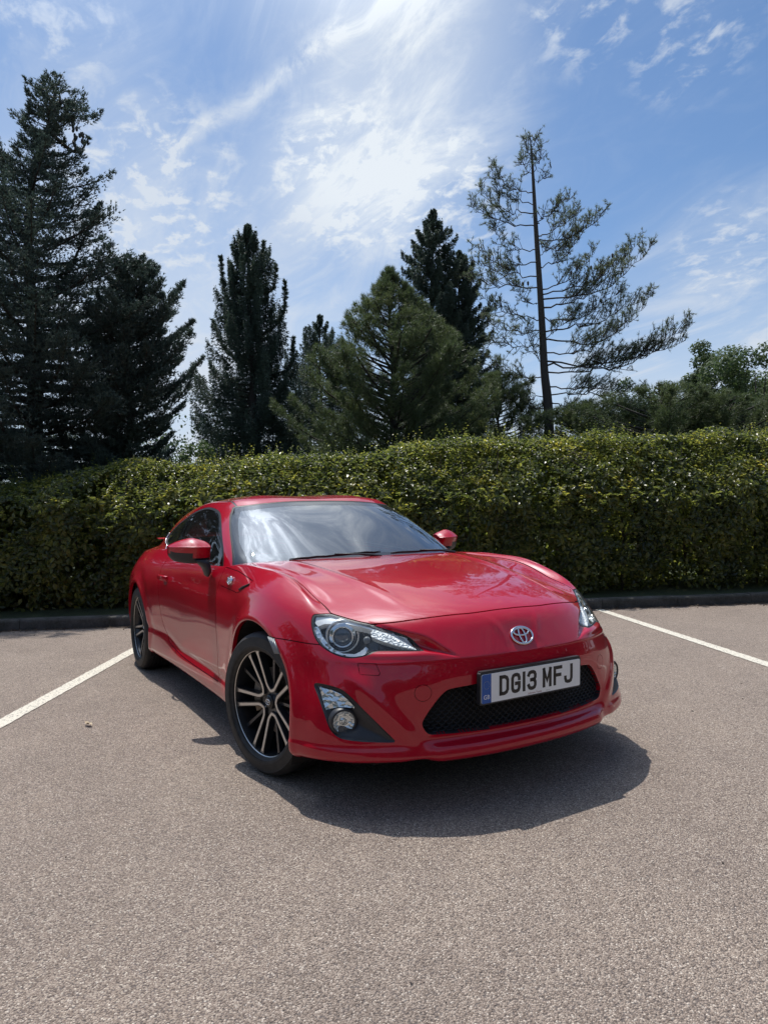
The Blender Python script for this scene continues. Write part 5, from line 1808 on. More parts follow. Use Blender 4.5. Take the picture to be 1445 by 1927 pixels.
def simple_leaves(P, D, Nn, Lg, Wd):
    n = len(P); D = unit(D); S_ = unit(np.cross(D, Nn)); Lg = Lg[:, None]; Wd = Wd[:, None]
    V = np.stack([P, P + D * Lg * .5 + S_ * Wd * .5, P + D * Lg, P + D * Lg * .5 - S_ * Wd * .5], 1).reshape(-1, 3)
    F = (np.array([[0, 1, 2], [0, 2, 3]])[None] + (np.arange(n) * 4)[:, None, None]).reshape(-1, 3)
    return V, F


def fbm2(x, y, seed=0, base=1.0, octv=4):
    r = np.random.default_rng(seed); out = 0; a = 1
    for k in range(octv):
        for _ in range(3):
            th = r.uniform(0, 2 * math.pi); ph = r.uniform(0, 2 * math.pi); f = base * (1.9 ** k) * r.uniform(.8, 1.25)
            out = out + a * np.sin((x * math.cos(th) + y * math.sin(th)) * f + ph) / 3
        a *= .55
    return out


# ------------------------------------------------------------------ hedge
HLEAF = leaf_mat('hedge_leaf', [(.05, (.020, .028, .010)), (.30, (.042, .054, .017)), (.55, (.082, .094, .026)), (.78, (.150, .150, .040)), (.92, (.25, .22, .052)), (1.0, (.18, .10, .034))], .34, .42, 2.4, 3.6)
BARK = mat('bark', (.05, .042, .034), .9); bump(BARK, nz(BARK, 40, 5, .7), .8, .01)
TWIG = mat('twig_bark', (.06, .048, .034), .85)


def hedge_height(s):
    return lerp_tab([-14, -6, -4.5, -3.9, -3, -2, -1, .3, 1.0, 2, 3, 4.2, 5.3, 8, 14, 22], [1.80, 1.62, 1.58, 1.74, 1.84, 1.84, 1.90, 1.98, 2.10, 2.10, 2.12, 2.15, 2.18, 2.2, 2.2, 2.2], s)


def build_hedge():
    r = np.random.default_rng(5)
    root = empty('hedge', tuple(hp(0, .9, .1)))
    tag(root, 'long clipped beech hedge with sunlit yellow-green top along the kerb behind the car', 'hedge')
    inv = -np.array(root.location)
    s0, s1 = -9.5, 15.0
    parts_ = []
    def emit(n, mode):
        s = r.uniform(s0, s1, n)
        H = hedge_height(s)
        if mode == 'front':
            u = r.random(n) ** .95
            z = .16 + (H - .18) * u
            slope = np.clip((z - 1.22) / np.maximum(.2, H - 1.22), 0, 1)
            cl_ = fbm2(s * 1.5, z * 2.2, 1, 2.6, 5)
            face = .48 + .78 * slope ** 1.6 + .115 * cl_ - .05 * np.sin(np.clip((z - .2) / (H - .2), 0, 1) * math.pi) + .10 * np.clip((.45 - z) / .35, 0, 1)
            dep = r.exponential(.045, n) + .10 * (r.random(n) < .25)
            o = face + dep
            out = np.stack([-N2[0] * np.ones(n), -N2[1] * np.ones(n), .15 + 3.2 * slope], 1)
        elif mode == 'top':
            o = r.uniform(.95, 1.9, n)
            z = H + .09 * fbm2(s * 1.5, o * 2, 3, 2.4) - r.exponential(.06, n) - .12 * np.clip((1.15 - o) / .2, 0, 1)
            out = np.tile([0, 0, 1.0], (n, 1)) - .15 * np.array([N2[0], N2[1], 0])
        elif mode == 'fill':
            z = .15 + (H - .25) * r.random(n); o = .66 + .78 * np.clip((z - 1.22) / (H - 1.22), 0, 1) ** 1.6 + r.uniform(.0, 1.1, n)
            out = r.normal(size=(n, 3))
        elif mode == 'back':
            o = 1.80 - r.exponential(.06, n); z = .15 + (H - .18) * r.random(n)
            out = np.tile([N2[0], N2[1], .3], (n, 1))
        if mode == 'front':
            hole = fbm2(s * 3.1, z * 3.6, 41, 2.4, 4)
            kp = (r.random(n) > .92 * np.clip((hole - .18) / .35, 0, 1)) & (r.random(n) > .55 * np.clip((.75 - z) / .6, 0, 1))
            s, z, o, out = s[kp], z[kp], o[kp], out[kp]; n = len(s)
        P = np.stack([K0[0] + E2[0] * s + N2[0] * o, K0[1] + E2[1] * s + N2[1] * o, z], 1)
        nn = unit(unit(out) + r.normal(0, .42, (n, 3)))
        d = r.normal(size=(n, 3)); d[:, 2] -= .55 if mode == 'front' else .1
        d = unit(d - nn * (d * nn).sum(1)[:, None])
        L_ = r.uniform(.038, .068, n) * (1.25 if mode != 'top' else .95)
        if mode in ('back',): L_ *= 1.5
        return P, d, nn, L_
    # main cover
    sets = [emit(120000, 'front'), emit(36000, 'top')]
    P, d, nn, L_ = [np.concatenate([q[i] for q in sets]) for i in range(4)]
    V1, F1 = leaves(P, d, nn, L_, L_ * r.uniform(.52, .68, len(L_)))
    sets = [emit(50000, 'fill'), emit(20000, 'back')]
    P, d, nn, L_ = [np.concatenate([q[i] for q in sets]) for i in range(4)]
    V2, F2 = simple_leaves(P, d, nn, L_ * 1.2, L_ * .75)
    # upright shoots along the top, each with small leaves
    n = 5200
    s = r.uniform(s0, s1, n); o = r.uniform(.52, 1.75, n)
    zt = np.where(o < 1.24, 1.22 + (hedge_height(s) - 1.22) * (np.clip(o - .46, 0, .78) / .78) ** .625, hedge_height(s))
    base = np.stack([K0[0] + E2[0] * s + N2[0] * o, K0[1] + E2[1] * s + N2[1] * o, zt - .06], 1)
    clump = np.clip(.9 + .7 * fbm2(s * 1.7, o, 9, 2.0), .2, 2.0)
    hl_ = (.07 + r.exponential(.085, n)) * clump; hl_ = np.minimum(hl_, .34)
    lean = np.stack([r.normal(0, .28, n), r.normal(0, .28, n), np.ones(n)], 1); lean = unit(lean)
    Pl, Dl, Nl, Ll = [], [], [], []
    for j in range(9):
        t = (j + .5) / 9
        Pl.append(base + lean * (hl_ * t)[:, None] * 1.0)
        a = r.uniform(0, 2 * math.pi, n)
        dd = np.stack([np.cos(a), np.sin(a), r.uniform(-.1, .7, n)], 1)
        Dl.append(unit(dd)); Nl.append(unit(np.stack([-.3 * np.cos(a), -.3 * np.sin(a), np.ones(n)], 1) + r.normal(0, .3, (n, 3)))); Ll.append(r.uniform(.024, .046, n) * (1.1 - .4 * t))
    P = np.concatenate(Pl); d = np.concatenate(Dl); nn = np.concatenate(Nl); L_ = np.concatenate(Ll)
    V3, F3 = leaves(P, d, nn, L_, L_ * .62)
    # outward sprays on the face
    n = 1500
    s = r.uniform(s0, s1, n); H = hedge_height(s); z = .25 + 1.2 * r.random(n) ** .8
    base = np.stack([K0[0] + E2[0] * s + N2[0] * .50, K0[1] + E2[1] * s + N2[1] * .50, z], 1)
    dr = unit(np.stack([-N2[0] + r.normal(0, .45, n), -N2[1] + r.normal(0, .45, n), r.normal(.15, .35, n)], 1)); hl_ = r.uniform(.08, .17, n)
    Pl, Dl, Nl, Ll = [], [], [], []
    for j in range(8):
        t = (j + .5) / 8
        sd_ = unit(np.cross(dr, [0, 0, 1.0])) * (1 if j % 2 else -1)
        Pl.append(base + dr * (hl_ * t)[:, None] - np.array([0, 0, 1]) * (hl_ * t * t * .4)[:, None])
        Dl.append(unit(dr * .6 + sd_ + r.normal(0, .2, (n, 3)))); Nl.append(unit(np.array([0, 0, 1.0]) - dr * .1 + r.normal(0, .3, (n, 3)))); Ll.append(r.uniform(.035, .058, n))
    P = np.concatenate(Pl); d = np.concatenate(Dl); nn = np.concatenate(Nl); L_ = np.concatenate(Ll)
    V4, F4 = leaves(P, d, nn, L_, L_ * .60)
    Vs = [V1, V2, V3, V4]; Fs = [F1, F2, F3, F4]; off = 0; Fo = []
    for v, f in zip(Vs, Fs): Fo.append(f + off); off += len(v)
    mesh_obj('foliage', np.concatenate(Vs) + inv, np.concatenate(Fo), HLEAF, root, False)
    # stems
    b = MB()
    for s in np.arange(s0, s1, .33):
        s = s + r.uniform(-.1, .1); o = r.uniform(.75, 1.3)
        p = hp(s, o, .1) + inv; H = float(hedge_height(s))
        b.tube([p, p + [r.normal(0, .05), r.normal(0, .05), .7], p + [r.normal(0, .15), r.normal(0, .15), H - .3]], [.022, .016, .005], 5, False)
        for _ in range(5):
            z = r.uniform(.2, H - .4); a = r.uniform(0, 6.28); q = p + [0, 0, z]
            b.tube([q, q + [.28 * math.cos(a), .28 * math.sin(a), .18]], [.008, .003], 4, False)
    b.build('stem', TWIG, root)


# ------------------------------------------------------------------ trees
def px_dir(x, y):
    v = np.array(_f) + (x - RESX / 2) / FPX * CR - (y - RESY / 2) / FPX * CU
    return v


def at_dist(x, y, d):
    """world point seen at pixel (x, y) at horizontal distance d"""
    v = px_dir(x, y); h = math.hypot(v[0], v[1])
    return np.array(CAM) + v / h * d


def tree_axes(x, d):
    v = px_dir(x, 960); h = np.array([v[0], v[1], 0]); h /= np.linalg.norm(h)
    return np.cross(h, [0, 0, 1.0]), h          # right, away


def needles(P, D, n_per, Lg, Wd, spread, r, up=0.0):
    """little needle bunches: thin triangles fanned around each twig direction"""
    n = len(P)
    P = np.repeat(P, n_per, 0); D = np.repeat(D, n_per, 0)
    d = unit(unit(D) + r.normal(0, spread, (n * n_per, 3)) + [0, 0, up])
    L_ = (np.repeat(Lg, n_per) if np.ndim(Lg) else np.full(n * n_per, Lg)) * r.uniform(.6, 1.25, n * n_per)
    s = unit(np.cross(d, r.normal(size=(n * n_per, 3)))) * (Wd * .5)
    a = P - d * L_[:, None] * .15 + s; b = P - d * L_[:, None] * .15 - s; c = P + d * L_[:, None]
    V = np.stack([a, b, c], 1).reshape(-1, 3)
    F = np.arange(len(V)).reshape(-1, 3)
    return V, F


def conifer(name, label, group, base, top, RTAB, style, seed, nbr, leafm, base_r=.16, start=.04, tw=1.0, axis_px=None, d=None, subs=(), cap=.9):
    """RTAB rows (t, extent to picture left, extent right) metres, t from base 0 to top 1"""
    r = np.random.default_rng(seed)
    root = empty(name, tuple(base)); tag(root, label, 'tree', group)
    H = np.array(top) - np.array(base); Hh = H[2]
    right, away = tree_axes(0, 0) if False else (np.array(CR) * [1, 1, 0], np.array(_f) * [1, 1, 0])
    right = unit(right); away = unit(away)
    tt = [q[0] for q in RTAB]
    Lx = lambda t: np.interp(t, tt, [q[1] for q in RTAB]); Rx = lambda t: np.interp(t, tt, [q[2] for q in RTAB])
    wob = r.normal(0, .04, (12, 2)); wob[0] = 0; wob[-1] = 0
    if axis_px:
        AP = np.array([at_dist(x_, y_, d) for x_, y_ in axis_px]) - base; AP[0] = 0; AP = AP[np.argsort(AP[:, 2])]
    def axis(t):
        if axis_px:
            z_ = Hh * t
            return np.array([np.interp(z_, AP[:, 2], AP[:, 0]), np.interp(z_, AP[:, 2], AP[:, 1]), z_])
        w = np.array([np.interp(t, np.linspace(0, 1, 12), wob[:, 0]), np.interp(t, np.linspace(0, 1, 12), wob[:, 1]), 0])
        return H * t + w
    TP = [axis(t) for t in np.linspace(0, 1, 24)]
    b = MB(); b.tube(TP, [base_r * (1 - .95 * t) + .006 for t in np.linspace(0, 1, 24)], 10)
    bw = MB()
    PT, DT, LT = [], [], []
    ts = start + (1 - start) * (np.arange(nbr) + r.uniform(-.4, .4, nbr)) / nbr
    ts = np.clip(1 - (1 - ts) ** 1.0, start, .995)
    az = np.arange(nbr) * 2.399 + r.normal(0, .35, nbr)
    for t, a in zip(ts, az):
        ca, sa = math.cos(a), math.sin(a)
        ext = Rx(t) if ca > 0 else Lx(t)
        dep = .5 * (Rx(t) + Lx(t))
        R_ = math.hypot(ext * ca, dep * sa) * (r.uniform(.60, 1.0) if r.random() < .8 else r.uniform(.95, 1.15)) * (1 + style.get('rag', 0) * math.sin(a * 2.3 + t * 21) * .5)
        if R_ < .05: R_ = .05
        hdir = right * ca + away * sa
        el0, cur = style['el'](t), style['cur'](t)
        K = 7
        u = np.linspace(0, 1, K)
        zz = R_ * (math.tan(el0) * u + cur * u * u + style.get('tip', 0) * np.maximum(0, u - .6) ** 2)
        side = np.cross(hdir, [0, 0, 1.0]) * R_ * r.normal(0, .06)
        pts = axis(t) + hdir * (R_ * u)[:, None] + side * (u ** 2)[:, None]; pts[:, 2] += zz
        rad = np.linspace(max(.006, .016 * R_ + .004), .003, K) * style.get('brad', 1)
        okz = pts[:, 2] < Hh - cap * np.hypot(pts[:, 0] - pts[0, 0], pts[:, 1] - pts[0, 1]) * .9 - .10
        kk_ = K if okz.all() else max(2, int(np.argmin(okz)))
        bw.tube(pts[:kk_], rad[:kk_], 5, False)
        # branchlets fill a flat-ish fan
        nb = max(6, int(style['dens'] * (R_ + .25) * (1 - style.get('thin', 0) * min(1, max(0, (t - .35) / .3)))))
        uu = style.get('u0', .12) + (1 - style.get('u0', .12)) * r.random(nb) ** style.get('upow', .8)
        c_ = np.stack([np.interp(uu, u, pts[:, k]) for k in range(3)], 1)
        tg = unit(np.stack([np.interp(np.minimum(1, uu + .08), u, pts[:, k]) - np.interp(np.maximum(0, uu - .08), u, pts[:, k]) for k in range(3)], 1))
        sgn = np.where(r.random(nb) < .5, -1, 1)
        sv = unit(np.cross(tg, [0, 0, 1.0]))
        fan = style['fan'] * R_ * (1 - uu) ** .6 * (.25 + .9 * np.minimum(1, uu * 2)) + .06
        fan = np.minimum(fan, style.get('fanmax', .7)) * r.random(nb) ** .6
        bd = unit(sv * sgn[:, None] * .85 + tg * .75)
        m = style.get('steps', 4)
        for q in range(m):
            f_ = (q + r.random(nb)) / m
            p = c_ + bd * (fan * f_)[:, None]
            p[:, 2] += -style['droop'] * (fan * f_) * r.uniform(.3, 1.2, nb) - style.get('hang', 0) * r.random(nb) ** 2 * min(1, R_ * 1.2) + r.normal(0, style.get('thick', .02), nb)
            PT.append(p)
            dd = bd * .8 + tg * .4; dd[:, 2] += style.get('ndz', 0)
            if style.get('hang', 0): dd[:, 2] -= .9
            DT.append(unit(dd)); LT.append(np.full(nb, style['nl']))
    # side leaders that turn upwards
    for (ax_, ay_), (mx_, my_), (tx_, ty_), rad0 in subs:
        A_, M_, T_ = [at_dist(x_, y_, d) - base for x_, y_ in ((ax_, ay_), (mx_, my_), (tx_, ty_))]
        off_ = away * r.uniform(-.5, .5)
        pl = smooth_poly(np.array([A_, M_ + off_ * .7, T_ + off_]), 7, False)
        bw.tube(pl, np.linspace(.035, .006, len(pl)), 6, False)
        Ls = np.linalg.norm(T_ - A_); nb = int(105 * Ls)
        uu = r.random(nb) ** .85 * .98
        c_ = np.stack([np.interp(uu * (len(pl) - 1), np.arange(len(pl)), pl[:, k]) for k in range(3)], 1)
        a_ = r.uniform(0, 2 * math.pi, nb); rr = rad0 * 1.25 * (1 - uu) ** .9 * (.62 + .5 * np.sin(uu * 30 + rad0 * 90)) * (.3 + .9 * r.random(nb) ** 1.5) + .02
        hd = np.stack([np.cos(a_), np.sin(a_), np.zeros(nb)], 1)
        for q in range(5):
            f_ = (q + r.random(nb)) / 5
            p = c_ + hd * (rr * f_)[:, None] + np.array([0, 0, 1.0]) * (rr * f_ * .45)[:, None] + r.normal(0, .015, (nb, 3))
            PT.append(p); DT.append(unit(hd + [0, 0, .5])); LT.append(np.full(nb, style['nl']))
    # leader
    for t in np.linspace(.90, 1.0, 14):
        PT.append(np.repeat(axis(t)[None], 5, 0) + r.normal(0, .03, (5, 3))); DT.append(unit(np.stack([r.normal(0, .5, 5), r.normal(0, .5, 5), np.full(5, 1.0)], 1))); LT.append(np.full(5, style['nl']))
    P = np.concatenate(PT); D = np.concatenate(DT); L_ = np.concatenate(LT)
    tq = np.clip(P[:, 2] / Hh, 0, 1)
    AX = np.array([axis(t) for t in np.linspace(0, 1, 60)])
    ax_x = np.interp(tq, np.linspace(0, 1, 60), AX[:, 0]); ax_y = np.interp(tq, np.linspace(0, 1, 60), AX[:, 1])
    rho = np.hypot(P[:, 0] - ax_x, P[:, 1] - ax_y)
    keep = (P[:, 2] < Hh * 1.0 - cap * rho) | (len(subs) > 0) & (P[:, 2] < Hh - .9 * style['nl'])
    P, D, L_ = P[keep], D[keep], L_[keep]
    V, F = needles(P, D, style['npt'], L_, style['nw'] * tw, style['spread'], r, style.get('nup', 0))
    tr = b.build('trunk', BARK, root, True)
    bw.build('branches', BARK, root, True)
    cr = mesh_obj('crown', V, F, leafm, root, False)
    return root, P


FIRM = leaf_mat('fir_needles', [(.05, (.028, .044, .038)), (.45, (.052, .078, .064)), (.75, (.088, .120, .094)), (1.0, (.135, .170, .125))], .55, .25, 1.2)
SPRM = leaf_mat('spruce_needles', [(.05, (.034, .052, .040)), (.5, (.068, .098, .072)), (.8, (.105, .140, .094)), (1.0, (.155, .175, .100))], .55, .25, 1.2)
PINM = leaf_mat('pine_needles', [(.05, (.042, .062, .028)), (.45, (.078, .106, .046)), (.75, (.125, .152, .064)), (1.0, (.195, .205, .088))], .5, .30, 1.0)
SPAM = leaf_mat('sparse_pine_needles', [(.05, (.075, .100, .060)), (.5, (.135, .170, .095)), (1.0, (.23, .25, .14))], .5, .35, 1.0)
LEAF_D = leaf_mat('tree_leaf_dark', [(.05, (.028, .044, .022)), (.5, (.052, .078, .036)), (1.0, (.090, .120, .052))], .5, .25, .8)
LEAF_G = leaf_mat('tree_leaf_green', [(.05, (.045, .070, .030)), (.5, (.075, .110, .044)), (1.0, (.12, .155, .06))], .75, .30, .8)
LEAF_L = leaf_mat('bush_leaf_light', [(.05, (.035, .060, .018)), (.5, (.062, .100, .028)), (1.0, (.105, .150, .045))], .5, .35, .8)

ST_FIR = dict(el=lambda t: math.radians(-6 + 26 * t), cur=lambda t: .05 + .1 * t, tip=.5, dens=64, fan=.46, fanmax=.90, droop=.06, nl=.055, nw=.016, spread=.60, npt=5, thick=.035, nup=.35, brad=1.0, steps=5)
ST_SPR = dict(el=lambda t: math.radians(-12 + 30 * t), cur=lambda t: .02 + .12 * t, tip=1.9, dens=72, fan=.26, fanmax=.36, droop=.25, hang=.50, nl=.064, nw=.017, spread=.42, npt=5, thick=.05, steps=5, upow=.7)
ST_SPR2 = dict(el=lambda t: math.radians(8 + 28 * t), cur=lambda t: .05, tip=.6, dens=84, fan=.34, fanmax=.38, droop=.12, hang=.20, nl=.062, nw=.020, spread=.45, npt=5, thick=.03, steps=4)
ST_PIN = dict(rag=.55, el=lambda t: math.radians(8 + 24 * t), cur=lambda t: .14, tip=.7, dens=27, fan=.44, fanmax=.46, droop=-.15, nl=.105, nw=.0085, spread=.75, npt=10, thick=.065, steps=4, u0=.30, upow=.60, ndz=.35)


def place(x, ytop, d, xbase=None, ybase=None):
    top = at_dist(x, ytop, d)
    bx = x if xbase is None else xbase
    base = at_dist(bx, 960, d); base[2] = .12
    return base, top


def rtab(base, top, d, rows):
    """rows (pixel y, px left of axis, px right) -> metres"""
    sc = d / FPX
    v0 = CAM[2] + (958 - np.array([q[0] for q in rows])) * sc
    out = [((z - base[2]) / (top[2] - base[2]), q[1] * sc, q[2] * sc) for z, q in zip(v0, rows)]
    return sorted(out)


def build_trees():
    # 1 tall fir at the left edge
    d = 11.8
    base, top = place(108, 158, d, 62)
    conifer('fir_tree', 'tall dark blue-green fir at the left edge, its top bare with upright cones', 'conifers behind the hedge', base, top,
            rtab(base, top, d, [(158, 8, 12), (185, 30, 40), (230, 40, 58), (275, 44, 92), (300, 42, 60), (340, 38, 55), (375, 42, 110), (410, 52, 145), (440, 80, 105), (480, 110, 175), (520, 170, 170), (560, 200, 190), (640, 240, 220), (720, 260, 250), (800, 280, 260), (860, 280, 260), (960, 230, 200)]),
            dict(ST_FIR, el=lambda t: math.radians(-6 + 18 * t), dens=78, nl=.046, nw=.0135, fanmax=.62, thick=.028, thin=.48), 21, 270, FIRM, .16, axis_px=[(62, 960), (66, 700), (60, 560), (52, 470), (58, 380), (62, 320), (92, 235), (108, 158)], d=d, subs=[((55, 470), (20, 380), (2, 262), .30), ((60, 330), (52, 290), (60, 222), .22), ((95, 250), (130, 270), (150, 232), .20), ((64, 620), (150, 520), (215, 405), .30), ((64, 650), (170, 570), (225, 482), .30), ((62, 700), (10, 560), (-30, 420), .35)])
    cr_ = random.Random(8); cn = MB(); root_ = [o for o in bpy.data.objects if o.name == 'fir_tree'][0]
    for x_, y_, n_, sp in ((108, 182, 7, 10), (122, 205, 10, 16), (98, 210, 7, 16), (132, 228, 7, 12), (146, 255, 10, 12), (148, 278, 6, 10), (62, 245, 5, 6), (6, 285, 5, 8)):
        for _ in range(n_):
            p_ = at_dist(x_ + cr_.gauss(0, sp * .5), y_ + cr_.gauss(0, sp * .4) + 12, 11.8 + cr_.gauss(0, .10)) - np.array(root_.location)
            L_ = cr_.uniform(.075, .105); t_ = np.array([cr_.gauss(0, .22), cr_.gauss(0, .22), 1.0])
            cn.tube([p_, p_ + t_ * L_ * .15, p_ + t_ * L_ * .55, p_ + t_ * L_ * .9, p_ + t_ * L_], [.010, .020, .021, .014, .003], 7)
    o_ = cn.build('cones', mat('green_cone', (.035, .038, .028), .7), root_, True); tag(o_, kind='stuff')
    # 2 smaller fir to its right
    d = 11.2
    base, top = place(262, 492, d, 215)
    conifer('fir_tree', 'smaller fir with upswept side branches leaning out right of the tall fir', 'conifers behind the hedge', base, top,
            rtab(base, top, d, [(492, 6, 6), (520, 40, 60), (560, 55, 60), (600, 70, 95), (640, 90, 100), (700, 110, 105), (760, 120, 110), (820, 130, 95), (880, 130, 90), (960, 90, 60)]),
            dict(ST_FIR, el=lambda t: math.radians(4 + 20 * t), tip=.9, dens=78, nl=.046, nw=.0135, fanmax=.62, thick=.028), 22, 150, FIRM, .10, d=d, subs=[((235, 640), (300, 580), (340, 518), .22), ((225, 700), (310, 650), (366, 603), .24), ((225, 760), (320, 720), (372, 657), .22), ((245, 600), (285, 575), (318, 566), .18)])
    # 3 spruce left of centre
    d = 19.0
    base, top = place(466, 420, d, 482)
    conifer('spruce_tree', 'dark spruce with hanging twigs and a narrow ragged top, second conifer from the left fir', 'conifers behind the hedge', base, top,
            rtab(base, top, d, [(420, 4, 4), (450, 22, 24), (480, 28, 38), (520, 50, 52), (560, 54, 58), (600, 68, 64), (640, 74, 74), (690, 95, 90), (740, 122, 98), (800, 118, 100), (860, 90, 85), (960, 70, 70)]),
            ST_SPR, 23, 240, SPRM, .20, d=d, subs=[((470, 600), (425, 560), (411, 474), .22), ((478, 640), (530, 600), (537, 526), .24), ((470, 540), (492, 510), (497, 452), .24), ((472, 560), (512, 540), (517, 488), .22), ((478, 690), (425, 660), (392, 592), .26), ((478, 720), (545, 700), (556, 640), .26), ((470, 560), (440, 540), (432, 492), .2)])
    for x, y, dd, xb, sd_ in ((411, 478, 18.8, 452, 31), (536, 528, 19.1, 500, 32), (495, 455, 19.2, 484, 33)):
        pass
    # 4 small spruce behind
    d = 23.0
    base, top = place(602, 590, d)
    conifer('spruce_tree', 'small pointed spruce showing low between the dark spruce and the bushy pine', 'conifers behind the hedge', base, top,
            rtab(base, top, d, [(590, 4, 4), (620, 34, 34), (660, 62, 60), (720, 80, 80), (800, 95, 95), (960, 80, 80)]),
            ST_SPR, 24, 140, SPRM, .12)
    # 5 bushy pine
    d = 15.5
    base, top = place(733, 500, d, 742)
    conifer('pine_tree', 'broad bushy olive-green pine reaching down to the hedge, left of the sparse pine', 'conifers behind the hedge', base, top,
            rtab(base, top, d, [(500, 6, 6), (530, 26, 26), (560, 55, 50), (600, 92, 88), (650, 138, 128), (700, 172, 150), (760, 190, 170), (820, 195, 178), (960, 150, 150)]),
            ST_PIN, 25, 250, PINM, .13, cap=1.1)
    # 6, 7 spruces with two leaders right of centre
    d = 20.0
    base, top = place(815, 392, d)
    conifer('spruce_tree', 'pointed spruce rising behind the bushy pine, the taller of two side by side', 'conifers behind the hedge', base, top,
            rtab(base, top, d, [(392, 3, 3), (430, 26, 24), (480, 46, 46), (530, 58, 60), (600, 74, 84), (700, 86, 96), (960, 80, 90)]),
            ST_SPR2, 26, 240, SPRM, .15)
    d = 20.6
    base, top = place(864, 470, d, 868)
    conifer('spruce_tree', 'shorter spruce beside the pointed one, just left of the sparse pine', 'conifers behind the hedge', base, top,
            rtab(base, top, d, [(470, 3, 3), (510, 30, 30), (560, 46, 52), (640, 62, 70), (760, 84, 90), (960, 80, 80)]),
            ST_SPR2, 27, 190, SPRM, .13)


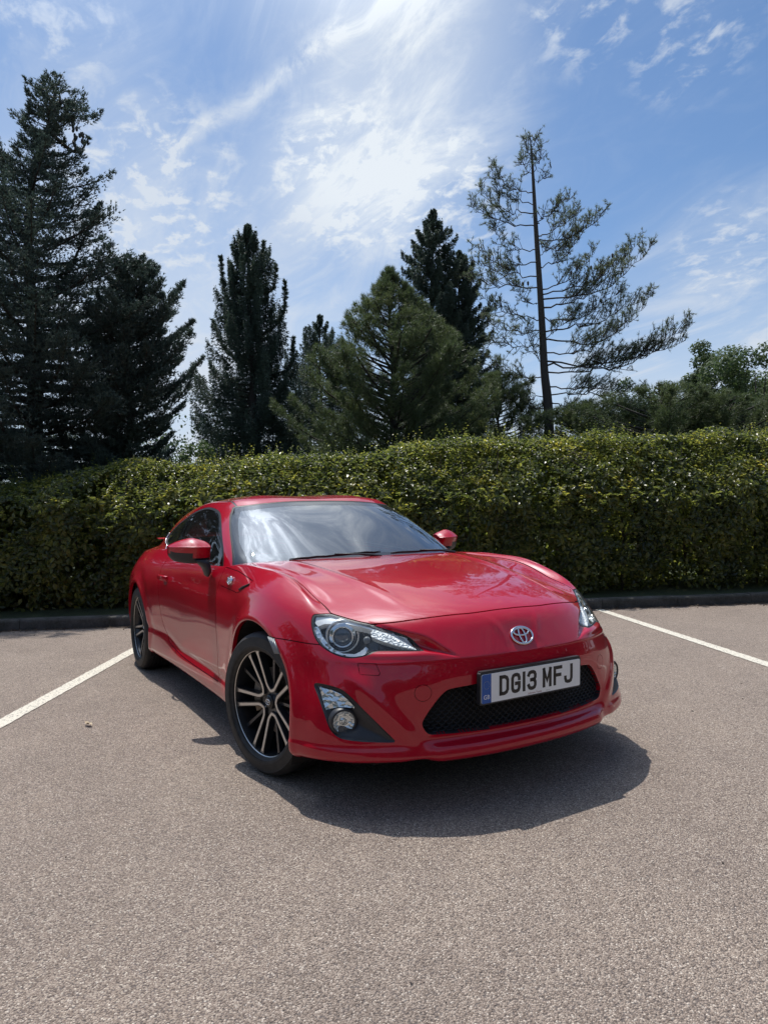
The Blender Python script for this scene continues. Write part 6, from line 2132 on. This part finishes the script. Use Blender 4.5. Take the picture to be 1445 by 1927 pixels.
def sparse_pine():
    r = np.random.default_rng(44)
    d = 17.5
    px = lambda x, y, dep=0.0: at_dist(x, y, d) + away * dep
    right = unit(np.array(CR) * [1, 1, 0]); away = unit(np.array(_f) * [1, 1, 0])
    base = at_dist(1036, 960, d); base[2] = .12
    root = empty('pine_tree', tuple(base)); tag(root, 'tall sparse pine with bare open limbs against the sky, right of centre', 'tree', 'conifers behind the hedge')
    axis_px = [(1036, 960), (1032, 790), (1024, 700), (1020, 620), (1014, 520), (1008, 430), (1003, 340), (1000, 290), (996, 250)]
    TP = np.array([at_dist(x, y, d) for x, y in axis_px]); TP[0] = base
    TPs = smooth_poly(TP, 5, False) - base
    b = MB(); b.tube(TPs, np.interp(np.linspace(0, 1, len(TPs)), [0, .25, .6, .85, 1], [.14, .098, .058, .025, .006]), 10)
    b.build('trunk', BARK, root, True)
    bw = MB(); P, D = [], []

    def tuft_line(p0, p1, n, jit=.05):
        t = r.random(n)[:, None]
        P.append(p0 + (p1 - p0) * t + r.normal(0, jit, (n, 3))); D.append(np.tile(unit(p1 - p0) + [0, 0, .35], (n, 1)))

    limbs = [  # attach px, mid px, tip px
        ((1001, 300), (990, 280), (984, 258)), ((1002, 320), (1018, 300), (1012, 262)), ((1003, 345), (1022, 330), (1035, 315)), ((1002, 330), (985, 312), (976, 300)),
        ((1000, 285), (1006, 265), (1010, 258)),
        ((1004, 362), (955, 345), (922, 312)), ((1005, 382), (950, 370), (925, 330)), ((1006, 402), (940, 400), (900, 350)), ((1008, 425), (930, 412), (884, 380)),
        ((1008, 420), (1040, 395), (1066, 375)), ((1010, 445), (1060, 425), (1085, 400)), ((1011, 455), (1080, 440), (1140, 398)), ((1011, 460), (1060, 470), (1110, 415)),
        ((1011, 470), (950, 470), (925, 420)), ((1012, 490), (950, 500), (890, 462)), ((1013, 520), (940, 510), (886, 490)), ((1014, 540), (930, 540), (880, 520)),
        ((1013, 500), (1060, 485), (1090, 440)), ((1015, 545), (1080, 520), (1120, 470)), ((1016, 555), (1120, 530), (1180, 480)), ((1016, 565), (1140, 540), (1222, 470)), ((1017, 580), (1100, 560), (1205, 455)),
        ((1018, 600), (950, 590), (910, 560)), ((1018, 620), (960, 620), (905, 600)), ((1019, 600), (1090, 600), (1170, 545)), ((1020, 625), (1120, 610), (1230, 553)), ((1021, 640), (1130, 640), (1215, 575)),
        ((1021, 650), (960, 650), (920, 640)), ((1022, 665), (1110, 660), (1190, 600)), ((1024, 680), (1160, 690), (1302, 610)), ((1024, 690), (1180, 680), (1290, 640)), ((1025, 700), (1120, 700), (1240, 660)),
        ((1026, 712), (960, 700), (925, 680)), ((1028, 725), (1110, 730), (1200, 735)), ((1030, 740), (1120, 745), (1210, 770)), ((1030, 745), (980, 750), (930, 735)), ((1031, 755), (1080, 770), (1150, 790)), ((1031, 765), (990, 770), (960, 790)),
        ((1017, 575), (985, 560), (960, 530)), ((1012, 480), (1030, 470), (1045, 445)), ((1020, 640), (1050, 620), (1075, 590)), ((1024, 690), (1000, 650), (985, 600)),
    ]
    for k, (a, m_, t_) in enumerate(limbs):
        dep = r.normal(0, .38) if k > 5 else r.normal(0, .12)
        A_, M_, T_ = at_dist(*a, d), at_dist(*m_, d + .6 * dep), at_dist(*t_, d + 1.5 * dep)
        pts = smooth_poly(np.array([A_, (A_ + M_) / 2 + [0, 0, -.03], M_, (M_ + T_) / 2 + [0, 0, -.02], T_]), 4, False)
        pts[1:-1] += r.normal(0, .030, pts[1:-1].shape); pts[1:-1, 2] += .05 * math.sin(k * 2.1) * np.sin(np.linspace(0, math.pi, len(pts) - 2))
        pl = pts - base
        Lb = np.linalg.norm(T_ - A_)
        bw.tube(pl, np.linspace(.006 + .0060 * Lb, .0025, len(pl)), 6, False)
        # side shoots alternately along the outer two thirds
        ns = int(8 + 15 * Lb)
        for j in range(ns):
            u = .22 + .78 * (j + r.random()) / ns
            i = min(len(pl) - 2, int(u * (len(pl) - 1))); f_ = u * (len(pl) - 1) - i
            q = pl[i] * (1 - f_) + pl[i + 1] * f_
            tg = unit(pl[i + 1] - pl[i])
            side = unit(np.cross(tg, away + r.normal(0, .5, 3)))
            if side[2] < 0 and r.random() < .78: side = -side
            L_ = min(.70, (.14 + .24 * Lb * (1 - .75 * u)) * r.uniform(.45, 1.25))
            e = q + (tg * .75 + side * .85 + [0, 0, .12]) * L_ * .8
            bw.tube([q, (q + e) / 2 + r.normal(0, .01, 3), e], [.0085, .0065, .0045], 4, False)
            nn = max(2, int(L_ * 10))
            tuft_line(q + (e - q) * .45, e, nn, .020)
            if L_ > .22:
                for _ in range(3):
                    u2 = r.uniform(.35, .9); q2 = q + (e - q) * u2; e2 = q2 + unit(tg * .5 + side * r.choice([-1, 1]) * .6 + r.normal(0, .5, 3) + [0, 0, .3]) * r.uniform(.08, .18)
                    bw.tube([q2, e2], [.006, .004], 4, False); tuft_line(q2 + (e2 - q2) * .5, e2, 3, .012)
    P_ = np.concatenate(P); D_ = np.concatenate(D)
    V, F = needles(P_, D_, 8, .078, .0058, .85, r, .15)
    bw.build('limbs', BARK, root, True)
    mesh_obj('crown', V, F, SPAM, root, False)
    # a few cones
    CB = mat('cone_brown', (.045, .032, .022), .8)
    for x, y in ((975, 525), (980, 532), (1068, 505), (1075, 512), (1098, 500), (950, 500), (1086, 440), (1150, 480), (1130, 560)):
        p = at_dist(x, y, d) - base + r.normal(0, .15, 3) * [1, 1, .2]
        cn = MB(); cn.tube([p, p - [0, 0, .03], p - [0, 0, .09], p - [0, 0, .12]], [.008, .028, .024, .004], 7)
        cn.build('cone', CB, root, True)



def broadleaf(name, label, group, base, H, R_, n, leafm, seed, ll=.09, kind_=None, cat='tree', trunk=True):
    r = np.random.default_rng(seed)
    root = empty(name, tuple(base)); tag(root, label, cat, group)
    # overlapping lobes of different size
    k = 48
    c = r.normal(size=(k, 3)); c = unit(c) * (r.random((k, 1)) ** .45); c[:, 2] = c[:, 2] * .5 + .52
    c = c * [R_, R_, H * .92]; c[:, 2] = np.maximum(c[:, 2], H * .10)
    rad = R_ * r.uniform(.20, .36, k) * np.clip(1.25 - c[:, 2] / H * .55, .4, 1.2)
    i = r.choice(k, n, p=rad ** 2 / (rad ** 2).sum())
    v = unit(r.normal(size=(n, 3)))
    q = r.random(n)
    rr = rad[i] * (1.12 - .55 * q ** 1.3) * (1 + .10 * np.sin(v[:, 0] * 7 + i) * np.cos(v[:, 2] * 6))
    P = c[i] + v * rr[:, None] * [1, 1, .85]
    P[:, 2] = np.maximum(P[:, 2], .1)
    nn = unit(v + [0, 0, .5] + r.normal(0, .5, (n, 3)))
    dd = r.normal(size=(n, 3)); dd -= nn * (dd * nn).sum(1)[:, None]
    L_ = r.uniform(.7, 1.3, n) * ll
    V, F = simple_leaves(P, dd, nn, L_, L_ * .62)
    mesh_obj('crown', V, F, leafm, root, False)
    b = MB()
    b.tube([(0, 0, 0), (.05, 0, H * .35), (0, .04, H * .75)], [.05 * R_ + .02, .035 * R_ + .01, .01], 8)
    for j in range(k):
        b.tube([(0, 0, H * r.uniform(.08, .5)), c[j] * .6 + [0, 0, H * .1], c[j]], [.018 * R_ + .008, .01 * R_, .004], 5, False)
    b.build('trunk', BARK, root, True)
    return root


def build_broadleaf():
    def at(x, d): p = at_dist(x, 960, d); p[2] = .12; return p
    sc = lambda y, d: CAM[2] + (958 - y) * d / FPX
    G = 'leafy trees beyond the hedge'
    broadleaf('broadleaf_tree', 'rounded leafy tree cut by the right edge of the picture', G, at(1425, 24), sc(640, 24), 2.1, 52000, LEAF_G, 61, .095)
    broadleaf('broadleaf_tree', 'leafy tree with a narrow peaked crown, left of the tree at the right edge', G, at(1326, 25), sc(652, 25), 1.35, 36000, LEAF_G, 62, .09)
    broadleaf('broadleaf_tree', 'low rounded leafy tree half hidden behind right limbs of the sparse pine', G, at(1225, 27), sc(700, 27), 1.8, 36000, LEAF_G, 63, .09)
    broadleaf('bush', 'bright green bush in sun in the gap between the left firs and the dark spruce', None, at(378, 17), sc(792, 17), .60, 9000, LEAF_L, 64, .06, cat='bush')
    broadleaf('bush', 'small light green bush just above the hedge below the left firs', None, at(285, 12.5), sc(838, 12.5), .42, 5000, LEAF_L, 65, .05, cat='bush')
    # low pines at the right
    for x, y, d, w, sd_, lb in ((1110, 752, 16.5, 115, 71, 'low spreading pine under the sparse pine, just over the hedge'), (1240, 720, 15.5, 130, 72, 'low spreading pine in front of the leafy trees on the right'), (1370, 738, 16.2, 110, 73, 'low olive pine nearest the right edge of the picture'), (940, 700, 18.0, 95, 74, 'short pine between the two-spruce pair and the sparse pine')):
        base, top = place(x, y, d)
        conifer('pine_tree', lb, 'conifers behind the hedge', base, top, rtab(base, top, d, [(y, 20, 20), (y + 20, w * .6, w * .6), (y + 50, w * .95, w * .95), (y + 90, w, w), (960, w, w)]), dict(ST_PIN, el=lambda t: math.radians(4 + 14 * t), tip=.3), sd_, 120, PINM, .08, cap=.22)
    # continuous wood far behind
    r = np.random.default_rng(91)
    n = 60000
    cx = []
    for k in range(90):
        s = -26 + 76 * k / 90 + r.normal(0, .6); o = r.uniform(26, 36); R1 = r.uniform(1.2, 2.6)
        h = r.uniform(5.0, 7.0)
        cx.append((s, o, R1, h))
    cx = np.array(cx); i = r.integers(0, len(cx), n)
    v = unit(r.normal(size=(n, 3)))
    P = np.stack([cx[i, 0] + v[:, 0] * cx[i, 2], cx[i, 1] + v[:, 1] * cx[i, 2], cx[i, 3] * (.52 + .48 * v[:, 2])], 1)
    P = np.stack([K0[0] + E2[0] * P[:, 0] + N2[0] * P[:, 1], K0[1] + E2[1] * P[:, 0] + N2[1] * P[:, 1], np.maximum(.1, P[:, 2] + .2 * np.sin(P[:, 0] * 3))], 1)
    nn = unit(v + r.normal(0, .5, (n, 3))); dd = r.normal(size=(n, 3)); L_ = r.uniform(.12, .26, n)
    V, F = simple_leaves(P, dd, nn, L_, L_ * .7)
    o = mesh_obj('woodland', V, F, LEAF_D, None, False); tag(o, 'dark leafy wood far beyond the hedge, glimpsed between the trees', 'woodland', None, 'stuff')
    # trees round the other sides of the car park
    n = 52000; cx = []
    for k in range(70):
        a = math.radians(-128 + 205 * k / 70 + r.normal(0, 1.0)); dd_ = r.uniform(17, 22)
        cx.append((2 + dd_ * math.cos(a), -1 + dd_ * math.sin(a), r.uniform(1.8, 3.2), r.uniform(4.2, 7.4)))
    cx = np.array(cx); i = r.integers(0, len(cx), n); v = unit(r.normal(size=(n, 3)))
    P = np.stack([cx[i, 0] + v[:, 0] * cx[i, 2], cx[i, 1] + v[:, 1] * cx[i, 2], np.maximum(.05, cx[i, 3] * (.5 + .5 * v[:, 2]))], 1)
    nn = unit(v + r.normal(0, .5, (n, 3))); dd = r.normal(size=(n, 3)); L_ = r.uniform(.28, .55, n)
    V, F = simple_leaves(P, dd, nn, L_, L_ * .7)
    o = mesh_obj('wood_round_car_park', V, F, LEAF_D, None, False); tag(o, 'dark trees round the other sides of the car park, seen only as reflections in the car', 'woodland', None, 'stuff')


def litter():
    """dead leaves and grit along the kerb foot"""
    r = np.random.default_rng(77)
    n = 2600
    s = r.uniform(-6, 8, n); o = -r.exponential(.07, n) - .004
    P = np.stack([K0[0] + E2[0] * s + N2[0] * o, K0[1] + E2[1] * s + N2[1] * o, .006 + r.random(n) * .008], 1)
    nn = unit(np.array([0, 0, 1.0]) + r.normal(0, .35, (n, 3))); dd = r.normal(size=(n, 3)); dd[:, 2] *= .2
    L_ = r.uniform(.010, .038, n)
    V, F = simple_leaves(P, dd, nn, L_, L_ * .5)
    m = leaf_mat('dead_leaf', [(.05, (.035, .022, .014)), (.5, (.09, .058, .035)), (1.0, (.22, .17, .11))], .8, .1, 30)
    o = mesh_obj('leaf_litter', V, F, m, None, False); tag(o, 'brown dead leaves and grit gathered along the foot of the kerb', 'leaf litter', None, 'stuff')
    # dirt strip
    V, Fq = [], []
    ss = np.linspace(-9, 12, 420)
    for q in ss:
        w = .055 + .05 * (1 + fbm2(q * 2.2, 0, 5, 2.0)) * .6
        V += [hp(q, -.0005, .003), hp(q, -max(.02, w), .003)]
    for i in range(len(ss) - 1): Fq.append((2 * i, 2 * i + 1, 2 * i + 3, 2 * i + 2))
    dm = mat('gutter_dirt', (.06, .042, .032), .95); bump(dm, nz(dm, 120, 4, .7), 1, .006)
    link_base(dm, ramp(dm, nz(dm, 25, 5, .7), [(.3, (.035, .026, .020)), (.7, (.10, .07, .052))]))
    o = mesh_obj('gutter_dirt', V, Fq, dm, None, False); tag(o, kind='stuff', label='dark dirt washed against the kerb', cat='dirt')
    n = 420
    P = np.stack([r.uniform(-4.5, 4.2, n), r.uniform(-3.2, 4.5, n), np.full(n, .002)], 1)
    V, F = [], []
    ico = np.array([[0, 0, 1], [.9, 0, .3], [.28, .85, .3], [-.72, .5, .3], [-.72, -.5, .3], [.28, -.85, .3], [0, 0, -.6]])
    for i_, p_ in enumerate(P):
        a_ = r.uniform(0, 6.28); R2 = np.array([[math.cos(a_), -math.sin(a_), 0], [math.sin(a_), math.cos(a_), 0], [0, 0, 1]])
        sz = r.uniform(.0016, .0045) * r.uniform(.7, 1.3, 3)
        V.append((ico * sz * r.uniform(.8, 1.2, ico.shape)) @ R2.T + p_)
        for k_ in range(5): F += [(7 * i_, 7 * i_ + 1 + k_, 7 * i_ + 1 + (k_ + 1) % 5), (7 * i_ + 6, 7 * i_ + 1 + (k_ + 1) % 5, 7 * i_ + 1 + k_)]
    gm = leaf_mat('loose_stone', [(.0, (.012, .010, .009)), (.5, (.03, .024, .02)), (.8, (.22, .18, .14)), (1.0, (.5, .45, .38))], .8, 0, 30)
    o = mesh_obj('loose_grit', np.concatenate(V), np.array(F), gm, None, False); tag(o, 'small dark and pale grit scattered over the tarmac', 'grit', None, 'stuff')
    # one dry leaf lying on the tarmac
    p = np.array(CAM) + px_dir(167, 1365) * (-(CAM[2] - .004) / px_dir(167, 1365)[2])
    th = math.radians(200)
    V, F = [], []
    for i in range(9):
        t = i / 8; w = .013 * math.sin(math.pi * min(.98, max(.02, t))) ** .7
        c_ = np.array([p[0] + math.cos(th) * (t - .5) * .075, p[1] + math.sin(th) * (t - .5) * .075, .008 + .010 * math.sin(t * 5.5) ** 2])
        nrm_ = np.array([-math.sin(th), math.cos(th), 0])
        V += [c_ + nrm_ * w + [0, 0, .007], c_, c_ - nrm_ * w + [0, 0, .004]]
    for i in range(8):
        for j in (0, 1): F.append((3 * i + j, 3 * i + 3 + j, 3 * i + 4 + j, 3 * i + 1 + j))
    o = mesh_obj('dry_leaf', V, F, mat('dry_leaf', (.45, .36, .24), .8), None, True); tag(o, 'single pale curled dead leaf on the tarmac left of the car', 'leaf')


build_hedge()
build_trees()
sparse_pine()
build_broadleaf()
litter()
